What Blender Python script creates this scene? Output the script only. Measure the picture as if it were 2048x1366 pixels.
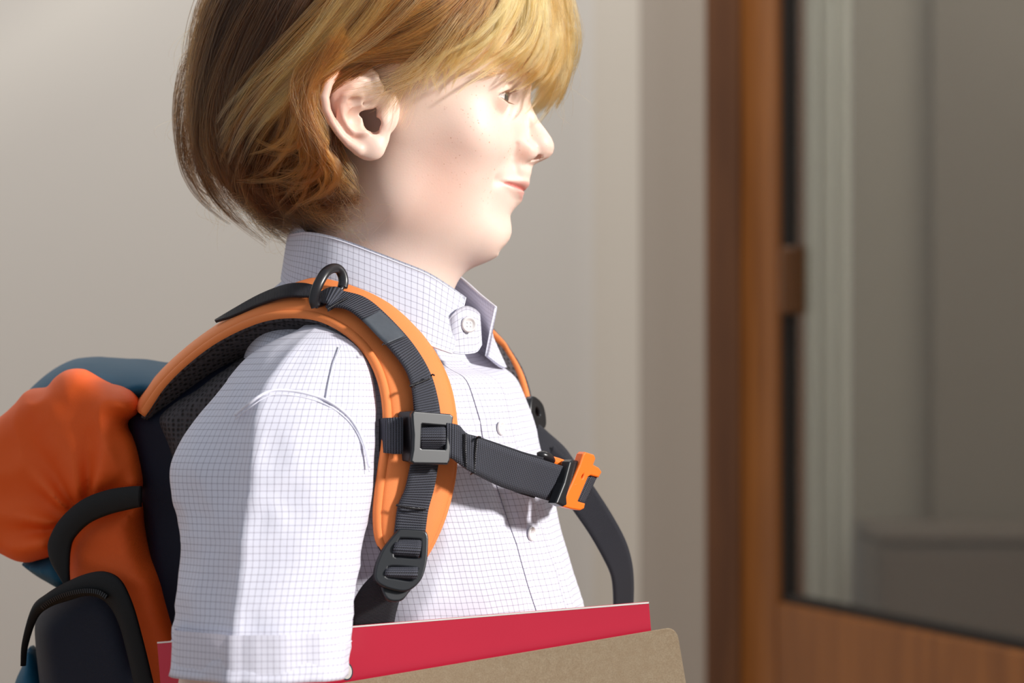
import bpy, math, random
import numpy as np
from mathutils import Vector, Matrix, noise as mnoise

# ------------------------------------------------------------------ frame of reference
# Working space: millimetres, X to the right, Y away from the camera, Z up, with the
# origin on the camera axis at the boy.  ZC lifts it to its height above the floor.
CAM_D = 1700.0
PXM = 3.2
ZC = 1.036
rng = np.random.default_rng(7)
random.seed(7)

# ------------------------------------------------------------------ camera, light, exposure
S = bpy.context.scene
for o in list(bpy.data.objects):
    bpy.data.objects.remove(o)
COL = S.collection
cam_data = bpy.data.cameras.new('camera')
cam = bpy.data.objects.new('camera', cam_data)
COL.objects.link(cam)
cam.location = (0, -CAM_D / 1000, ZC)
cam.rotation_euler = (math.radians(90), 0, 0)
cam_data.sensor_width = 36
cam_data.lens = 36 * (CAM_D / 1000) / (2048 / PXM / 1000)
cam_data.clip_start = 0.1
cam_data.dof.use_dof = True
cam_data.dof.focus_distance = 1.62
cam_data.dof.aperture_fstop = 6.7
S.camera = cam

world = bpy.data.worlds.new('world')
S.world = world
world.use_nodes = True
wb = world.node_tree.nodes['Background']
wb.inputs[0].default_value = (0.86, 0.93, 1.0, 1)
wb.inputs[1].default_value = 0.48

SUN_DIR = Vector((0.84, -0.36, 0.40)).normalized()      # from the boy towards the sun
sun_data = bpy.data.lights.new('sun', 'SUN')
sun_data.energy = 4.9
sun_data.angle = math.radians(7)
sun_data.color = (1.0, 0.965, 0.925)
sun = bpy.data.objects.new('sun', sun_data)
COL.objects.link(sun)
sun.location = (3, -2, 3)
sun.rotation_euler = SUN_DIR.to_track_quat('Z', 'Y').to_euler()

ceil = bpy.data.lights.new('wall_fill_light', 'AREA')  # added fill light to brighten the back wall, not a fitting of the room
ceil.shape = 'RECTANGLE'; ceil.size = 2.4; ceil.size_y = 0.5; ceil.energy = 26; ceil.color = (1.0, 0.97, 0.95)
wall_fill_o = bpy.data.objects.new('wall_fill_light', ceil); COL.objects.link(wall_fill_o)
wall_fill_o.location = (-0.5, 1.15, 2.7)
wall_fill_o.rotation_euler = Vector((0, -0.62, 1.0)).to_track_quat('Z', 'Y').to_euler()

nxt = bpy.data.lights.new('beyond_fill_light', 'AREA')  # added fill light brightening the things behind the door glass
nxt.size = 0.6; nxt.energy = 14; nxt.color = (1.0, 0.97, 0.92)
nxt_o = bpy.data.objects.new('beyond_fill_light', nxt); COL.objects.link(nxt_o)
nxt_o.location = (1.1, 1.9, 2.7)

S.view_settings.view_transform = 'Standard'
S.view_settings.look = 'None'
S.view_settings.gamma = 1
S.view_settings.use_curve_mapping = False
S.view_settings.exposure = 0.0

# ------------------------------------------------------------------ helpers
def P(px, py, y=0.0):
    """photo position at depth y (mm) -> working-space point"""
    k = (CAM_D + y) / CAM_D
    return np.array([(px - 1024) / PXM * k, y, (683 - py) / PXM * k])

def PL(pts):
    return np.array([P(*p) for p in pts])

def W(v):
    """working space (mm) -> world metres"""
    v = np.asarray(v, dtype=float)
    return np.stack([v[..., 0] / 1000, v[..., 1] / 1000, v[..., 2] / 1000 + ZC], -1)

def lin(c):
    return tuple((x / 255 / 12.92) if x / 255 <= 0.04045 else ((x / 255 + 0.055) / 1.055) ** 2.4 for x in c) + (1,)

def mesh_obj(name, verts, faces, mat=None, parent=None, smooth=True, uv=None, mats=None, midx=None, world_space=False):
    me = bpy.data.meshes.new(name)
    V = np.asarray(verts, dtype=float)
    if not world_space:
        V = W(V)
    if isinstance(faces, np.ndarray):
        n = len(faces); k = faces.shape[1]
        me.vertices.add(len(V)); me.vertices.foreach_set('co', V.astype(np.float32).ravel())
        me.loops.add(n * k); me.loops.foreach_set('vertex_index', faces.astype(np.int32).ravel())
        me.polygons.add(n); me.polygons.foreach_set('loop_start', np.arange(0, n * k, k, dtype=np.int32))
        me.update(calc_edges=True); me.validate()
    else:
        me.from_pydata([tuple(v) for v in V], [], faces)
    if uv is not None:
        lay = me.uv_layers.new(name='UVMap')
        li = np.empty(len(me.loops), dtype=np.int32); me.loops.foreach_get('vertex_index', li)
        lay.data.foreach_set('uv', np.asarray(uv, dtype=np.float32)[li].ravel())
    me.polygons.foreach_set('use_smooth', [smooth] * len(me.polygons))
    for m in (mats or ([mat] if mat else [])):
        me.materials.append(m)
    if midx is not None:
        me.polygons.foreach_set('material_index', np.asarray(midx, dtype=np.int32))
    o = bpy.data.objects.new(name, me)
    COL.objects.link(o)
    if parent is not None:
        attach(o, parent)
    return o

def attach(o, parent):
    """parent o without moving it (parents are unrotated, unscaled)"""
    base = Vector((0, 0, 0)); q = parent
    while q is not None:
        base += q.location; q = q.parent
    o.parent = parent
    o.location = o.location - base

def empty(name, loc, label, cat, group=None):
    o = bpy.data.objects.new(name, None)
    o.empty_display_size = 0.05
    COL.objects.link(o); o.location = loc
    o['label'] = label; o['category'] = cat
    if group: o['group'] = group
    return o

def tag(o, label, cat=None, group=None):
    o['label'] = label
    if cat: o['category'] = cat
    if group: o['group'] = group
    return o

def resample(pts, n, closed=False):
    """Catmull-Rom through pts, n samples evenly spaced by chord length"""
    p = np.asarray(pts, dtype=float)
    if len(p) == 2:
        return p[0] + np.linspace(0, 1, n)[:, None] * (p[1] - p[0])
    if closed:
        q = np.vstack([p[-1], p, p[0], p[1]])
    else:
        q = np.vstack([2 * p[0] - p[1], p, 2 * p[-1] - p[-2]])
    out = []
    for i in range(1, len(q) - 2):
        t = np.linspace(0, 1, 24, endpoint=False)[:, None]
        a, b, c, d = q[i - 1], q[i], q[i + 1], q[i + 2]
        out.append(0.5 * (2 * b + (c - a) * t + (2 * a - 5 * b + 4 * c - d) * t ** 2 + (3 * b - a - 3 * c + d) * t ** 3))
    out = np.vstack(out + [q[-2][None]])
    s = np.r_[0, np.cumsum(np.linalg.norm(np.diff(out, axis=0), axis=1))]
    u = np.linspace(0, s[-1], n)
    return np.stack([np.interp(u, s, out[:, k]) for k in range(out.shape[1])], 1)

def par(pts, n):
    """Catmull-Rom sampled uniformly in the control-point parameter (keeps two edges in step)"""
    p = np.asarray(pts, dtype=float)
    q = np.vstack([2 * p[0] - p[1], p, 2 * p[-1] - p[-2]])
    u = np.linspace(0, len(p) - 1 - 1e-9, n)
    i = u.astype(int); t = (u - i)[:, None]
    a, b, c, d = q[i], q[i + 1], q[i + 2], q[i + 3]
    return 0.5 * (2 * b + (c - a) * t + (2 * a - 5 * b + 4 * c - d) * t ** 2 + (3 * b - a - 3 * c + d) * t ** 3)

# ------------------------------------------------------------------ implicit-surface modelling
def sd_ell(p, c, r):
    q = p - np.asarray(c, dtype=np.float32); r = np.asarray(r, dtype=np.float32)
    k0 = np.sqrt(((q / r) ** 2).sum(-1)) + 1e-9
    k1 = np.sqrt(((q / (r * r)) ** 2).sum(-1)) + 1e-9
    return k0 * (k0 - 1) / k1

def sd_cap(p, a, b, ra, rb):
    a = np.asarray(a, dtype=np.float32); b = np.asarray(b, dtype=np.float32)
    ab = b - a; t = np.clip(((p - a) @ ab) / (ab @ ab + 1e-9), 0, 1)
    return np.linalg.norm(p - (a + t[..., None] * ab), axis=-1) - (ra + (rb - ra) * t)

def sd_chain(p, pts, rad):
    d = None
    for i in range(len(pts) - 1):
        e = sd_cap(p, pts[i], pts[i + 1], rad[i], rad[i + 1])
        d = e if d is None else np.minimum(d, e)
    return d

def smin(a, b, k):
    h = np.clip(0.5 + 0.5 * (b - a) / k, 0, 1)
    return b + (a - b) * h - k * h * (1 - h)

def smax(a, b, k):
    return -smin(-a, -b, k)

def sstep(a, b, x):
    t = np.clip((x - a) / (b - a), 0, 1)
    return t * t * (3 - 2 * t)

def poly_dist(P2, poly):
    """signed distance to a polygon in 2-D, positive inside"""
    poly = np.asarray(poly, dtype=np.float32); P2 = P2.astype(np.float32)
    d = np.full(len(P2), 1e9, np.float32); ins = np.zeros(len(P2), bool)
    n = len(poly)
    for i in range(n):
        a, b = poly[i], poly[(i + 1) % n]
        e = b - a; w = P2 - a
        t = np.clip((w @ e) / (e @ e + 1e-9), 0, 1)
        r = w - t[:, None] * e
        d = np.minimum(d, (r ** 2).sum(-1))
        c = ((a[1] <= P2[:, 1]) & (b[1] > P2[:, 1])) | ((b[1] <= P2[:, 1]) & (a[1] > P2[:, 1]))
        if abs(e[1]) > 1e-9:
            xi = a[0] + (P2[:, 1] - a[1]) / e[1] * e[0]
            ins ^= c & (P2[:, 0] < xi)
    return np.where(ins, 1, -1) * np.sqrt(d)

def surface_nets(f, lo, hi, h, project=2, B=8, lip=1.0):
    lo = np.asarray(lo, float); hi = np.asarray(hi, float)
    nb = np.maximum(1, np.ceil((hi - lo) / (h * B)).astype(int))
    n = nb * B + 1
    bi = np.stack(np.meshgrid(*[np.arange(k) for k in nb], indexing='ij'), -1).reshape(-1, 3)
    cen = lo + (bi + 0.5) * B * h
    fc = f(cen.astype(np.float32))
    act = np.abs(fc) < lip * B * h * 0.95
    A = np.empty(tuple(n), np.float32)
    sgn = np.where(fc.reshape(nb) < 0, -1e3, 1e3).astype(np.float32)
    A[:-1, :-1, :-1] = np.repeat(np.repeat(np.repeat(sgn, B, 0), B, 1), B, 2)
    A[-1] = 1e3; A[:, -1] = 1e3; A[:, :, -1] = 1e3
    g = np.stack(np.meshgrid(*[np.arange(B + 1)] * 3, indexing='ij'), -1).reshape(-1, 3)
    ab = bi[act]
    for s in range(0, len(ab), 600):
        blk = ab[s:s + 600]
        idx = blk[:, None, :] * B + g[None]
        pts = (lo + idx.reshape(-1, 3) * h).astype(np.float32)
        v = f(pts)
        ii = idx.reshape(-1, 3)
        A[ii[:, 0], ii[:, 1], ii[:, 2]] = v
    A[0] = 1e3; A[:, 0] = 1e3; A[:, :, 0] = 1e3
    ins = A < 0
    cnt = np.zeros(tuple(n - 1), np.uint8)
    for dx in (0, 1):
        for dy in (0, 1):
            for dz in (0, 1):
                cnt += ins[dx:n[0] - 1 + dx, dy:n[1] - 1 + dy, dz:n[2] - 1 + dz]
    m = (cnt > 0) & (cnt < 8)
    cells = np.argwhere(m)
    vid = np.full(tuple(n - 1), -1, np.int32)
    vid[m] = np.arange(len(cells))
    acc = np.zeros((len(cells), 3), np.float64); num = np.zeros(len(cells))
    corners = [(0,0,0),(1,0,0),(0,1,0),(1,1,0),(0,0,1),(1,0,1),(0,1,1),(1,1,1)]
    val = [A[cells[:, 0] + c[0], cells[:, 1] + c[1], cells[:, 2] + c[2]] for c in corners]
    for a in range(8):
        for ax in range(3):
            if corners[a][ax] == 0:
                b = a + (1 << ax)
                va, vb = val[a], val[b]
                x = (va < 0) != (vb < 0)
                t = np.where(x, va / np.where(x, va - vb, 1), 0)
                t = np.clip(t, 0, 1)
                pnt = np.tile(np.array(corners[a], float), (len(cells), 1)); pnt[:, ax] += t
                acc[x] += pnt[x]; num[x] += 1
    V = lo + (cells + acc / num[:, None]) * h
    F = []
    for ax in range(3):
        u, v = (ax + 1) % 3, (ax + 2) % 3
        s0 = [slice(1, -1)] * 3; s1 = [slice(1, -1)] * 3
        s0[ax] = slice(0, n[ax] - 1); s1[ax] = slice(1, n[ax])
        e0 = ins[tuple(s0)]; e1 = ins[tuple(s1)]
        ch = np.argwhere(e0 != e1)
        st = e0[ch[:, 0], ch[:, 1], ch[:, 2]]
        off = np.ones(3, int); off[ax] = 0
        c = ch + off
        def cid(du, dv):
            q = c.copy(); q[:, u] -= du; q[:, v] -= dv
            return vid[q[:, 0], q[:, 1], q[:, 2]]
        q = np.stack([cid(1, 1), cid(0, 1), cid(0, 0), cid(1, 0)], 1)
        q[~st] = q[~st][:, ::-1]
        F.append(q)
    F = np.vstack(F); F = F[(F >= 0).all(1)]
    V = V.astype(np.float32)
    e = h * 0.35
    for _ in range(project):
        d = f(V)
        G = np.stack([f(V + np.array(o, np.float32) * e) - f(V - np.array(o, np.float32) * e) for o in np.eye(3)], 1) / (2 * e)
        step = d[:, None] * G / np.maximum((G ** 2).sum(1), 0.25)[:, None]
        l = np.linalg.norm(step, axis=1, keepdims=True)
        step *= np.minimum(1, 0.6 * h / np.maximum(l, 1e-9))
        V = V - step
    return V, F

def relax(V, F, it=2, lam=0.5):
    """Laplacian smoothing on a quad mesh"""
    E = np.vstack([F[:, [0, 1]], F[:, [1, 2]], F[:, [2, 3]], F[:, [3, 0]]])
    deg = np.bincount(E.ravel(), minlength=len(V)).astype(float)
    for _ in range(it):
        A = np.stack([np.bincount(E[:, 0], V[E[:, 1], k], len(V)) + np.bincount(E[:, 1], V[E[:, 0], k], len(V)) for k in range(3)], 1)
        V = V + lam * (A / np.maximum(deg, 1)[:, None] - V)
    return V

_LAT = np.random.default_rng(3).random((64, 64)) * 2 - 1
def vnoise(u, v):
    """smooth 2-D value noise, about -1..1"""
    iu = np.floor(u).astype(int); iv = np.floor(v).astype(int); a = u - iu; b = v - iv
    a = a * a * a * (a * (a * 6 - 15) + 10); b = b * b * b * (b * (b * 6 - 15) + 10)
    g = lambda i, j: _LAT[i % 64, j % 64]
    return (g(iu, iv) * (1 - a) + g(iu + 1, iv) * a) * (1 - b) + (g(iu, iv + 1) * (1 - a) + g(iu + 1, iv + 1) * a) * b
def ridged(u, v):
    """soft creases: sharp valleys between rounded swells"""
    return 1 - 2 * np.abs(vnoise(u, v)) ** 0.8

# ------------------------------------------------------------------ ribbons and tubes
def frame_of(p):
    t = np.gradient(p, axis=0)
    return t / (np.linalg.norm(t, axis=1, keepdims=True) + 1e-9)

def grid_faces(nu, nv, wrap_v=True):
    i, j = np.meshgrid(np.arange(nu - 1), np.arange(nv if wrap_v else nv - 1), indexing='ij')
    j2 = (j + 1) % nv
    return np.stack([i * nv + j, i * nv + j2, (i + 1) * nv + j2, (i + 1) * nv + j], -1).reshape(-1, 4)

def ribbon(name, left, right, thick, mat, parent, n=60, puff=0.0, side=1, m=6, mats=None, lift=0.0, ridge=0.0, round_ends=False, uvs=1.0, pexp=2.0):
    """A band between two edges given in step.  thick = base thickness, puff = extra crown in
    the middle.  The band's outer face is on the camera side times `side`."""
    L = par(PL(left), n); R = par(PL(right), n)
    C = (L + R) / 2
    T = frame_of(C)
    A = R - L; wd = np.linalg.norm(A, axis=1, keepdims=True); A = A / (wd + 1e-9)
    N = np.cross(T, A); N /= np.linalg.norm(N, axis=1, keepdims=True) + 1e-9
    # keep orientation continuous, start facing the camera
    if N[n // 2, 1] > 0: N = -N
    for i in range(n // 2 + 1, n):
        if N[i] @ N[i - 1] < 0: N[i] = -N[i]
    for i in range(n // 2 - 1, -1, -1):
        if N[i] @ N[i + 1] < 0: N[i] = -N[i]
    N *= side
    s = np.r_[0, np.cumsum(np.linalg.norm(np.diff(C, axis=0), axis=1))]
    ks = np.linspace(-1, 1, m + 1)
    prof = []      # (across -1..1, height, isback)
    for k in ks:
        prof.append((k, thick / 2 + puff * (1 - abs(k) ** pexp), 0))
    for k in ks[::-1]:
        prof.append((k, -thick / 2, 1))
    V = []; UV = []
    q = len(prof)
    for i in range(n):
        e = 1.0
        if round_ends:
            x = min(s[i], s[-1] - s[i]) / (0.5 * wd[i, 0])
            e = math.sqrt(max(0.02, 1 - (1 - min(1, x)) ** 2))
        for (k, h, b) in prof:
            rim = 1.0
            V.append(C[i] + A[i] * k * wd[i, 0] / 2 * e + N[i] * (h * (e if not b else 1) + lift))
            UV.append(((k * wd[i, 0] / 2) * uvs, s[i] * uvs))
    F = grid_faces(n, q)
    V = np.array(V)
    Fl = [tuple(x) for x in F]
    Fl.append(tuple(range(q))[::-1]); Fl.append(tuple(range((n - 1) * q, n * q)))
    midx = None
    if mats:
        midx = [(1 if (m + 1) <= (k % q) < q - 1 or (k % q) == -1 else 0) for k in range((n - 1) * q)] + [0, 0]
    o = mesh_obj(name, V, Fl, mat, parent, uv=np.array(UV) / 1.0, mats=mats, midx=midx)
    o.data.polygons.foreach_set('use_smooth', [True] * len(Fl))
    return o

def tube(name, pts, rad, mat, parent, n=60, k=10, closed=False, flat=None):
    p = resample(np.asarray(pts, float), n, closed)
    r = np.interp(np.linspace(0, 1, len(p)), np.linspace(0, 1, len(np.atleast_1d(rad))), np.atleast_1d(rad)) if not np.isscalar(rad) else np.full(len(p), rad)
    T = frame_of(p)
    if closed:
        d = np.roll(p, -1, 0) - np.roll(p, 1, 0)
    up = np.array([0.13, -1.0, 0.21]); up /= np.linalg.norm(up)
    V = []
    for i in range(len(p)):
        a = np.cross(T[i], up); a /= np.linalg.norm(a) + 1e-9
        b = np.cross(T[i], a)
        for j in range(k):
            th = 2 * math.pi * j / k
            V.append(p[i] + r[i] * (a * math.cos(th) * (flat[0] if flat else 1) + b * math.sin(th) * (flat[1] if flat else 1)))
    F = [tuple(x) for x in grid_faces(len(p), k)]
    F.append(tuple(range(k))[::-1]); F.append(tuple(range((len(p) - 1) * k, len(p) * k)))
    uv = np.array([[j / k * 6.28 * r[i], i] for i in range(len(p)) for j in range(k)])
    return mesh_obj(name, V, F, mat, parent, uv=uv)

# ------------------------------------------------------------------ materials
def nt(name):
    m = bpy.data.materials.new(name); m.use_nodes = True
    t = m.node_tree; b = t.nodes['Principled BSDF']
    return m, t, b

def node(t, kind, **kw):
    n = t.nodes.new(kind)
    for k, v in kw.items(): setattr(n, k, v)
    return n

def mathn(t, op, a, b=None, clamp=False):
    n = node(t, 'ShaderNodeMath', operation=op, use_clamp=clamp)
    for i, v in enumerate((a, b)):
        if v is None: continue
        if isinstance(v, (int, float)): n.inputs[i].default_value = v
        else: t.links.new(v, n.inputs[i])
    return n.outputs[0]

def mixc(t, fac, a, b, mode='MIX'):
    n = node(t, 'ShaderNodeMix', data_type='RGBA', blend_type=mode)
    for s, v in ((0, fac), (6, a), (7, b)):
        if isinstance(v, (int, float)): n.inputs[s].default_value = v
        elif isinstance(v, tuple): n.inputs[s].default_value = v
        else: t.links.new(v, n.inputs[s])
    return n.outputs[2]

def noise_of(t, scale, detail=3, vec=None, rough=0.5):
    n = node(t, 'ShaderNodeTexNoise'); n.inputs['Scale'].default_value = scale
    n.inputs['Detail'].default_value = detail; n.inputs['Roughness'].default_value = rough
    if vec is not None: t.links.new(vec, n.inputs['Vector'])
    return n.outputs['Fac']

def bump(t, b, h, strength=0.3, dist=0.001):
    n = node(t, 'ShaderNodeBump'); n.inputs['Strength'].default_value = strength
    n.inputs['Distance'].default_value = dist
    t.links.new(h, n.inputs['Height']); t.links.new(n.outputs[0], b.inputs['Normal'])
    return n

def maprange(t, v, a, b, c=0.0, d=1.0):
    n = node(t, 'ShaderNodeMapRange'); n.clamp = True
    t.links.new(v, n.inputs[0])
    for i, x in zip((1, 2, 3, 4), (a, b, c, d)): n.inputs[i].default_value = x
    return n.outputs[0]

def objco(t):
    return node(t, 'ShaderNodeTexCoord').outputs['Object']

def geopos(t):
    return node(t, 'ShaderNodeNewGeometry').outputs['Position']
HEAD_STEP = 0.9
# ------------------------------------------------------------------ materials
def plain(name, rgb, rough=0.6, spec=0.5, metal=0.0, nscale=0, namp=0.0, bscale=0, bstr=0.0, bdist=0.0005, sheen=0.0):
    m, t, b = nt(name)
    c = lin(rgb)
    b.inputs['Base Color'].default_value = c
    b.inputs['Roughness'].default_value = rough
    b.inputs['Specular IOR Level'].default_value = spec
    b.inputs['Metallic'].default_value = metal
    if sheen: b.inputs['Sheen Weight'].default_value = sheen
    if nscale:
        f = noise_of(t, nscale, 4, objco(t))
        dark = tuple(x * (1 - namp) for x in c[:3]) + (1,); lite = tuple(min(1, x * (1 + namp)) for x in c[:3]) + (1,)
        t.links.new(mixc(t, f, dark, lite), b.inputs['Base Color'])
    if bscale:
        bump(t, b, noise_of(t, bscale, 3, objco(t)), bstr, bdist)
    return m

def skin_material():
    m, t, b = nt('skin')
    pos = objco(t)
    at = node(t, 'ShaderNodeAttribute', attribute_name='tint')
    sep = node(t, 'ShaderNodeSeparateColor'); t.links.new(at.outputs['Color'], sep.inputs[0])
    base = mixc(t, noise_of(t, 38, 3, pos), lin((232, 202, 186)), lin((242, 216, 202)))
    base = mixc(t, mathn(t, 'MULTIPLY', sep.outputs[1], 0.75), base, lin((222, 148, 122)))
    # freckles
    v = node(t, 'ShaderNodeTexVoronoi'); v.inputs['Scale'].default_value = 430; v.inputs['Randomness'].default_value = 1
    t.links.new(pos, v.inputs['Vector'])
    sz = maprange(t, noise_of(t, 420, 1, pos), 0.35, 0.7, 0.05, 0.30)
    dot = mathn(t, 'SUBTRACT', sz, v.outputs['Distance'])
    dot = maprange(t, dot, -0.03, 0.12)
    patch = maprange(t, noise_of(t, 90, 2, pos), 0.42, 0.55)
    fr = mathn(t, 'MULTIPLY', mathn(t, 'MULTIPLY', dot, patch), sep.outputs[2])
    base = mixc(t, mathn(t, 'MULTIPLY', fr, 0.55), base, lin((186, 118, 78)))
    base = mixc(t, sep.outputs[0], base, lin((206, 112, 108)))
    t.links.new(base, b.inputs['Base Color'])
    b.inputs['Roughness'].default_value = 0.48
    b.inputs['Specular IOR Level'].default_value = 0.35
    b.inputs['Subsurface Weight'].default_value = 0.22
    b.inputs['Subsurface Radius'].default_value = (1.0, 0.35, 0.2)
    b.inputs['Subsurface Scale'].default_value = 0.006
    bump(t, b, noise_of(t, 900, 3, pos), 0.10, 0.0004)
    return m

def check_material(name, flip=False, pitch=3.75):
    """white cotton with a fine woven grey-violet check, laid out in millimetres on the UVs"""
    m, t, b = nt(name)
    uv = node(t, 'ShaderNodeTexCoord').outputs['UV']
    sp = node(t, 'ShaderNodeSeparateXYZ'); t.links.new(uv, sp.inputs[0])
    ms = []
    for k in (0, 1):
        f = mathn(t, 'FRACT', mathn(t, 'DIVIDE', sp.outputs[k], pitch))
        d = mathn(t, 'ABSOLUTE', mathn(t, 'SUBTRACT', f, 0.5))
        ms.append(maprange(t, d, 0.055, 0.075, 1, 0))
    mx = mathn(t, 'MAXIMUM', ms[0], ms[1])
    both = mathn(t, 'MULTIPLY', ms[0], ms[1])
    col = mixc(t, mathn(t, 'MULTIPLY', mx, 0.38), lin((224, 224, 238)), lin((104, 92, 112)))
    col = mixc(t, mathn(t, 'MULTIPLY', both, 0.45), col, lin((70, 60, 80)))
    t.links.new(col, b.inputs['Base Color'])
    b.inputs['Roughness'].default_value = 0.85
    b.inputs['Specular IOR Level'].default_value = 0.2
    b.inputs['Sheen Weight'].default_value = 0.1
    w = noise_of(t, 2.2, 2, uv)
    w2 = noise_of(t, 60, 4, objco(t))
    bump(t, b, mathn(t, 'ADD', mathn(t, 'MULTIPLY', w, 0.12), mathn(t, 'MULTIPLY', w2, 1.0)), 0.35, 0.0016)
    # thin cloth lets a little light through
    tr = node(t, 'ShaderNodeBsdfTranslucent'); tr.inputs[0].default_value = lin((220, 216, 228))
    mxs = node(t, 'ShaderNodeMixShader'); mxs.inputs[0].default_value = 0.12
    out = t.nodes['Material Output']
    t.links.new(b.outputs[0], mxs.inputs[1]); t.links.new(tr.outputs[0], mxs.inputs[2]); t.links.new(mxs.outputs[0], out.inputs[0])
    return m

def webbing_material(name, rgb=(38, 39, 46), pitch=1.5):
    m, t, b = nt(name)
    uv = node(t, 'ShaderNodeTexCoord').outputs['UV']
    sp = node(t, 'ShaderNodeSeparateXYZ'); t.links.new(uv, sp.inputs[0])
    s = mathn(t, 'SINE', mathn(t, 'MULTIPLY', sp.outputs[1], 2 * math.pi / pitch))
    c = mathn(t, 'SINE', mathn(t, 'MULTIPLY', sp.outputs[0], 2 * math.pi / 1.05))
    h = mathn(t, 'ADD', mathn(t, 'MULTIPLY', s, 0.7), mathn(t, 'MULTIPLY', mathn(t, 'MULTIPLY', s, c), 0.5))
    c0 = lin(rgb)
    lite = tuple(x * 4.0 for x in c0[:3]) + (1,); dark = tuple(x * 0.35 for x in c0[:3]) + (1,)
    t.links.new(mixc(t, maprange(t, h, -1, 1), dark, lite), b.inputs['Base Color'])
    b.inputs['Roughness'].default_value = 0.62
    b.inputs['Specular IOR Level'].default_value = 0.4
    bump(t, b, h, 0.8, 0.0004)
    return m

def canvas_material(name, rgb, rib=2.0, amp=0.18, scale=1.0):
    """woven nylon: fine weave and faint ribs"""
    m, t, b = nt(name)
    pos = objco(t)
    rot = node(t, 'ShaderNodeMapping'); rot.inputs['Rotation'].default_value = (0.1, 0.2, 0.08)
    rot.inputs['Scale'].default_value = (1000 * scale,) * 3
    t.links.new(pos, rot.inputs['Vector'])
    sp = node(t, 'ShaderNodeSeparateXYZ'); t.links.new(rot.outputs[0], sp.inputs[0])
    a = mathn(t, 'SINE', mathn(t, 'MULTIPLY', sp.outputs[0], 2 * math.pi / 0.85))
    c = mathn(t, 'SINE', mathn(t, 'MULTIPLY', sp.outputs[2], 2 * math.pi / 0.85))
    wv = mathn(t, 'MULTIPLY', a, c)
    c0 = lin(rgb)
    dark = tuple(x * (1 - amp) for x in c0[:3]) + (1,); lite = tuple(min(1, x * (1 + amp * .5)) for x in c0[:3]) + (1,)
    f = maprange(t, wv, -1, 1)
    col = mixc(t, f, dark, lite)
    col = mixc(t, mathn(t, 'MULTIPLY', noise_of(t, 45, 3, pos), 0.25), col, dark)
    t.links.new(col, b.inputs['Base Color'])
    b.inputs['Roughness'].default_value = 0.6
    b.inputs['Specular IOR Level'].default_value = 0.3
    bump(t, b, wv, 0.35, 0.0003)
    return m

def spacer_material():
    m, t, b = nt('spacer_mesh')
    v = node(t, 'ShaderNodeTexVoronoi'); v.inputs['Scale'].default_value = 330; v.inputs['Randomness'].default_value = 0.25
    t.links.new(objco(t), v.inputs['Vector'])
    f = maprange(t, v.outputs['Distance'], 0.15, 0.5)
    t.links.new(mixc(t, f, lin((8, 8, 9)), lin((66, 62, 66))), b.inputs['Base Color'])
    b.inputs['Roughness'].default_value = 0.9
    bump(t, b, f, 0.9, 0.0012)
    return m

def hair_material(name, c1, c2, rough=0.32, depth=True):
    m = bpy.data.materials.new(name); m.use_nodes = True
    t = m.node_tree; t.nodes.clear()
    out = node(t, 'ShaderNodeOutputMaterial')
    h = node(t, 'ShaderNodeBsdfHairPrincipled')
    try: h.model = 'CHIANG'
    except Exception: pass
    h.parametrization = 'COLOR'
    inf = node(t, 'ShaderNodeHairInfo')
    at = node(t, 'ShaderNodeAttribute', attribute_name='shade')
    f_ = mathn(t, 'ADD', mathn(t, 'MULTIPLY', at.outputs['Fac'], 0.7), mathn(t, 'MULTIPLY', inf.outputs['Random'], 0.3))
    col = mixc(t, f_, lin(c1), lin(c2))
    dk = tuple(x * 0.45 for x in lin(c1)[:3]) + (1,)
    t.links.new(col, h.inputs['Color'])
    h.inputs['Roughness'].default_value = rough
    h.inputs['Radial Roughness'].default_value = 0.45
    h.inputs['Coat'].default_value = 0.0
    t.links.new(h.outputs[0], out.inputs[0])
    return m

def wood_material(name, rgb, rgb2):
    m, t, b = nt(name)
    mp = node(t, 'ShaderNodeMapping'); mp.inputs['Scale'].default_value = (9, 9, 0.7)
    t.links.new(geopos(t), mp.inputs['Vector'])
    n = noise_of(t, 6, 6, mp.outputs[0])
    t.links.new(mixc(t, maprange(t, n, 0.3, 0.7), lin(rgb), lin(rgb2)), b.inputs['Base Color'])
    b.inputs['Roughness'].default_value = 0.38
    bump(t, b, n, 0.1, 0.001)
    return m

def kraft_material():
    m, t, b = nt('kraft_card')
    pos = objco(t)
    f = maprange(t, noise_of(t, 1300, 4, pos, 0.7), 0.25, 0.75)
    g = maprange(t, noise_of(t, 200, 4, pos, 0.7), 0.35, 0.7)
    c = mixc(t, f, lin((146, 128, 104)), lin((182, 164, 138)))
    c = mixc(t, mathn(t, 'MULTIPLY', g, 0.35), c, lin((140, 114, 86)))
    t.links.new(c, b.inputs['Base Color'])
    b.inputs['Roughness'].default_value = 0.85
    b.inputs['Specular IOR Level'].default_value = 0.2
    bump(t, b, f, 0.15, 0.0003)
    return m

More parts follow.
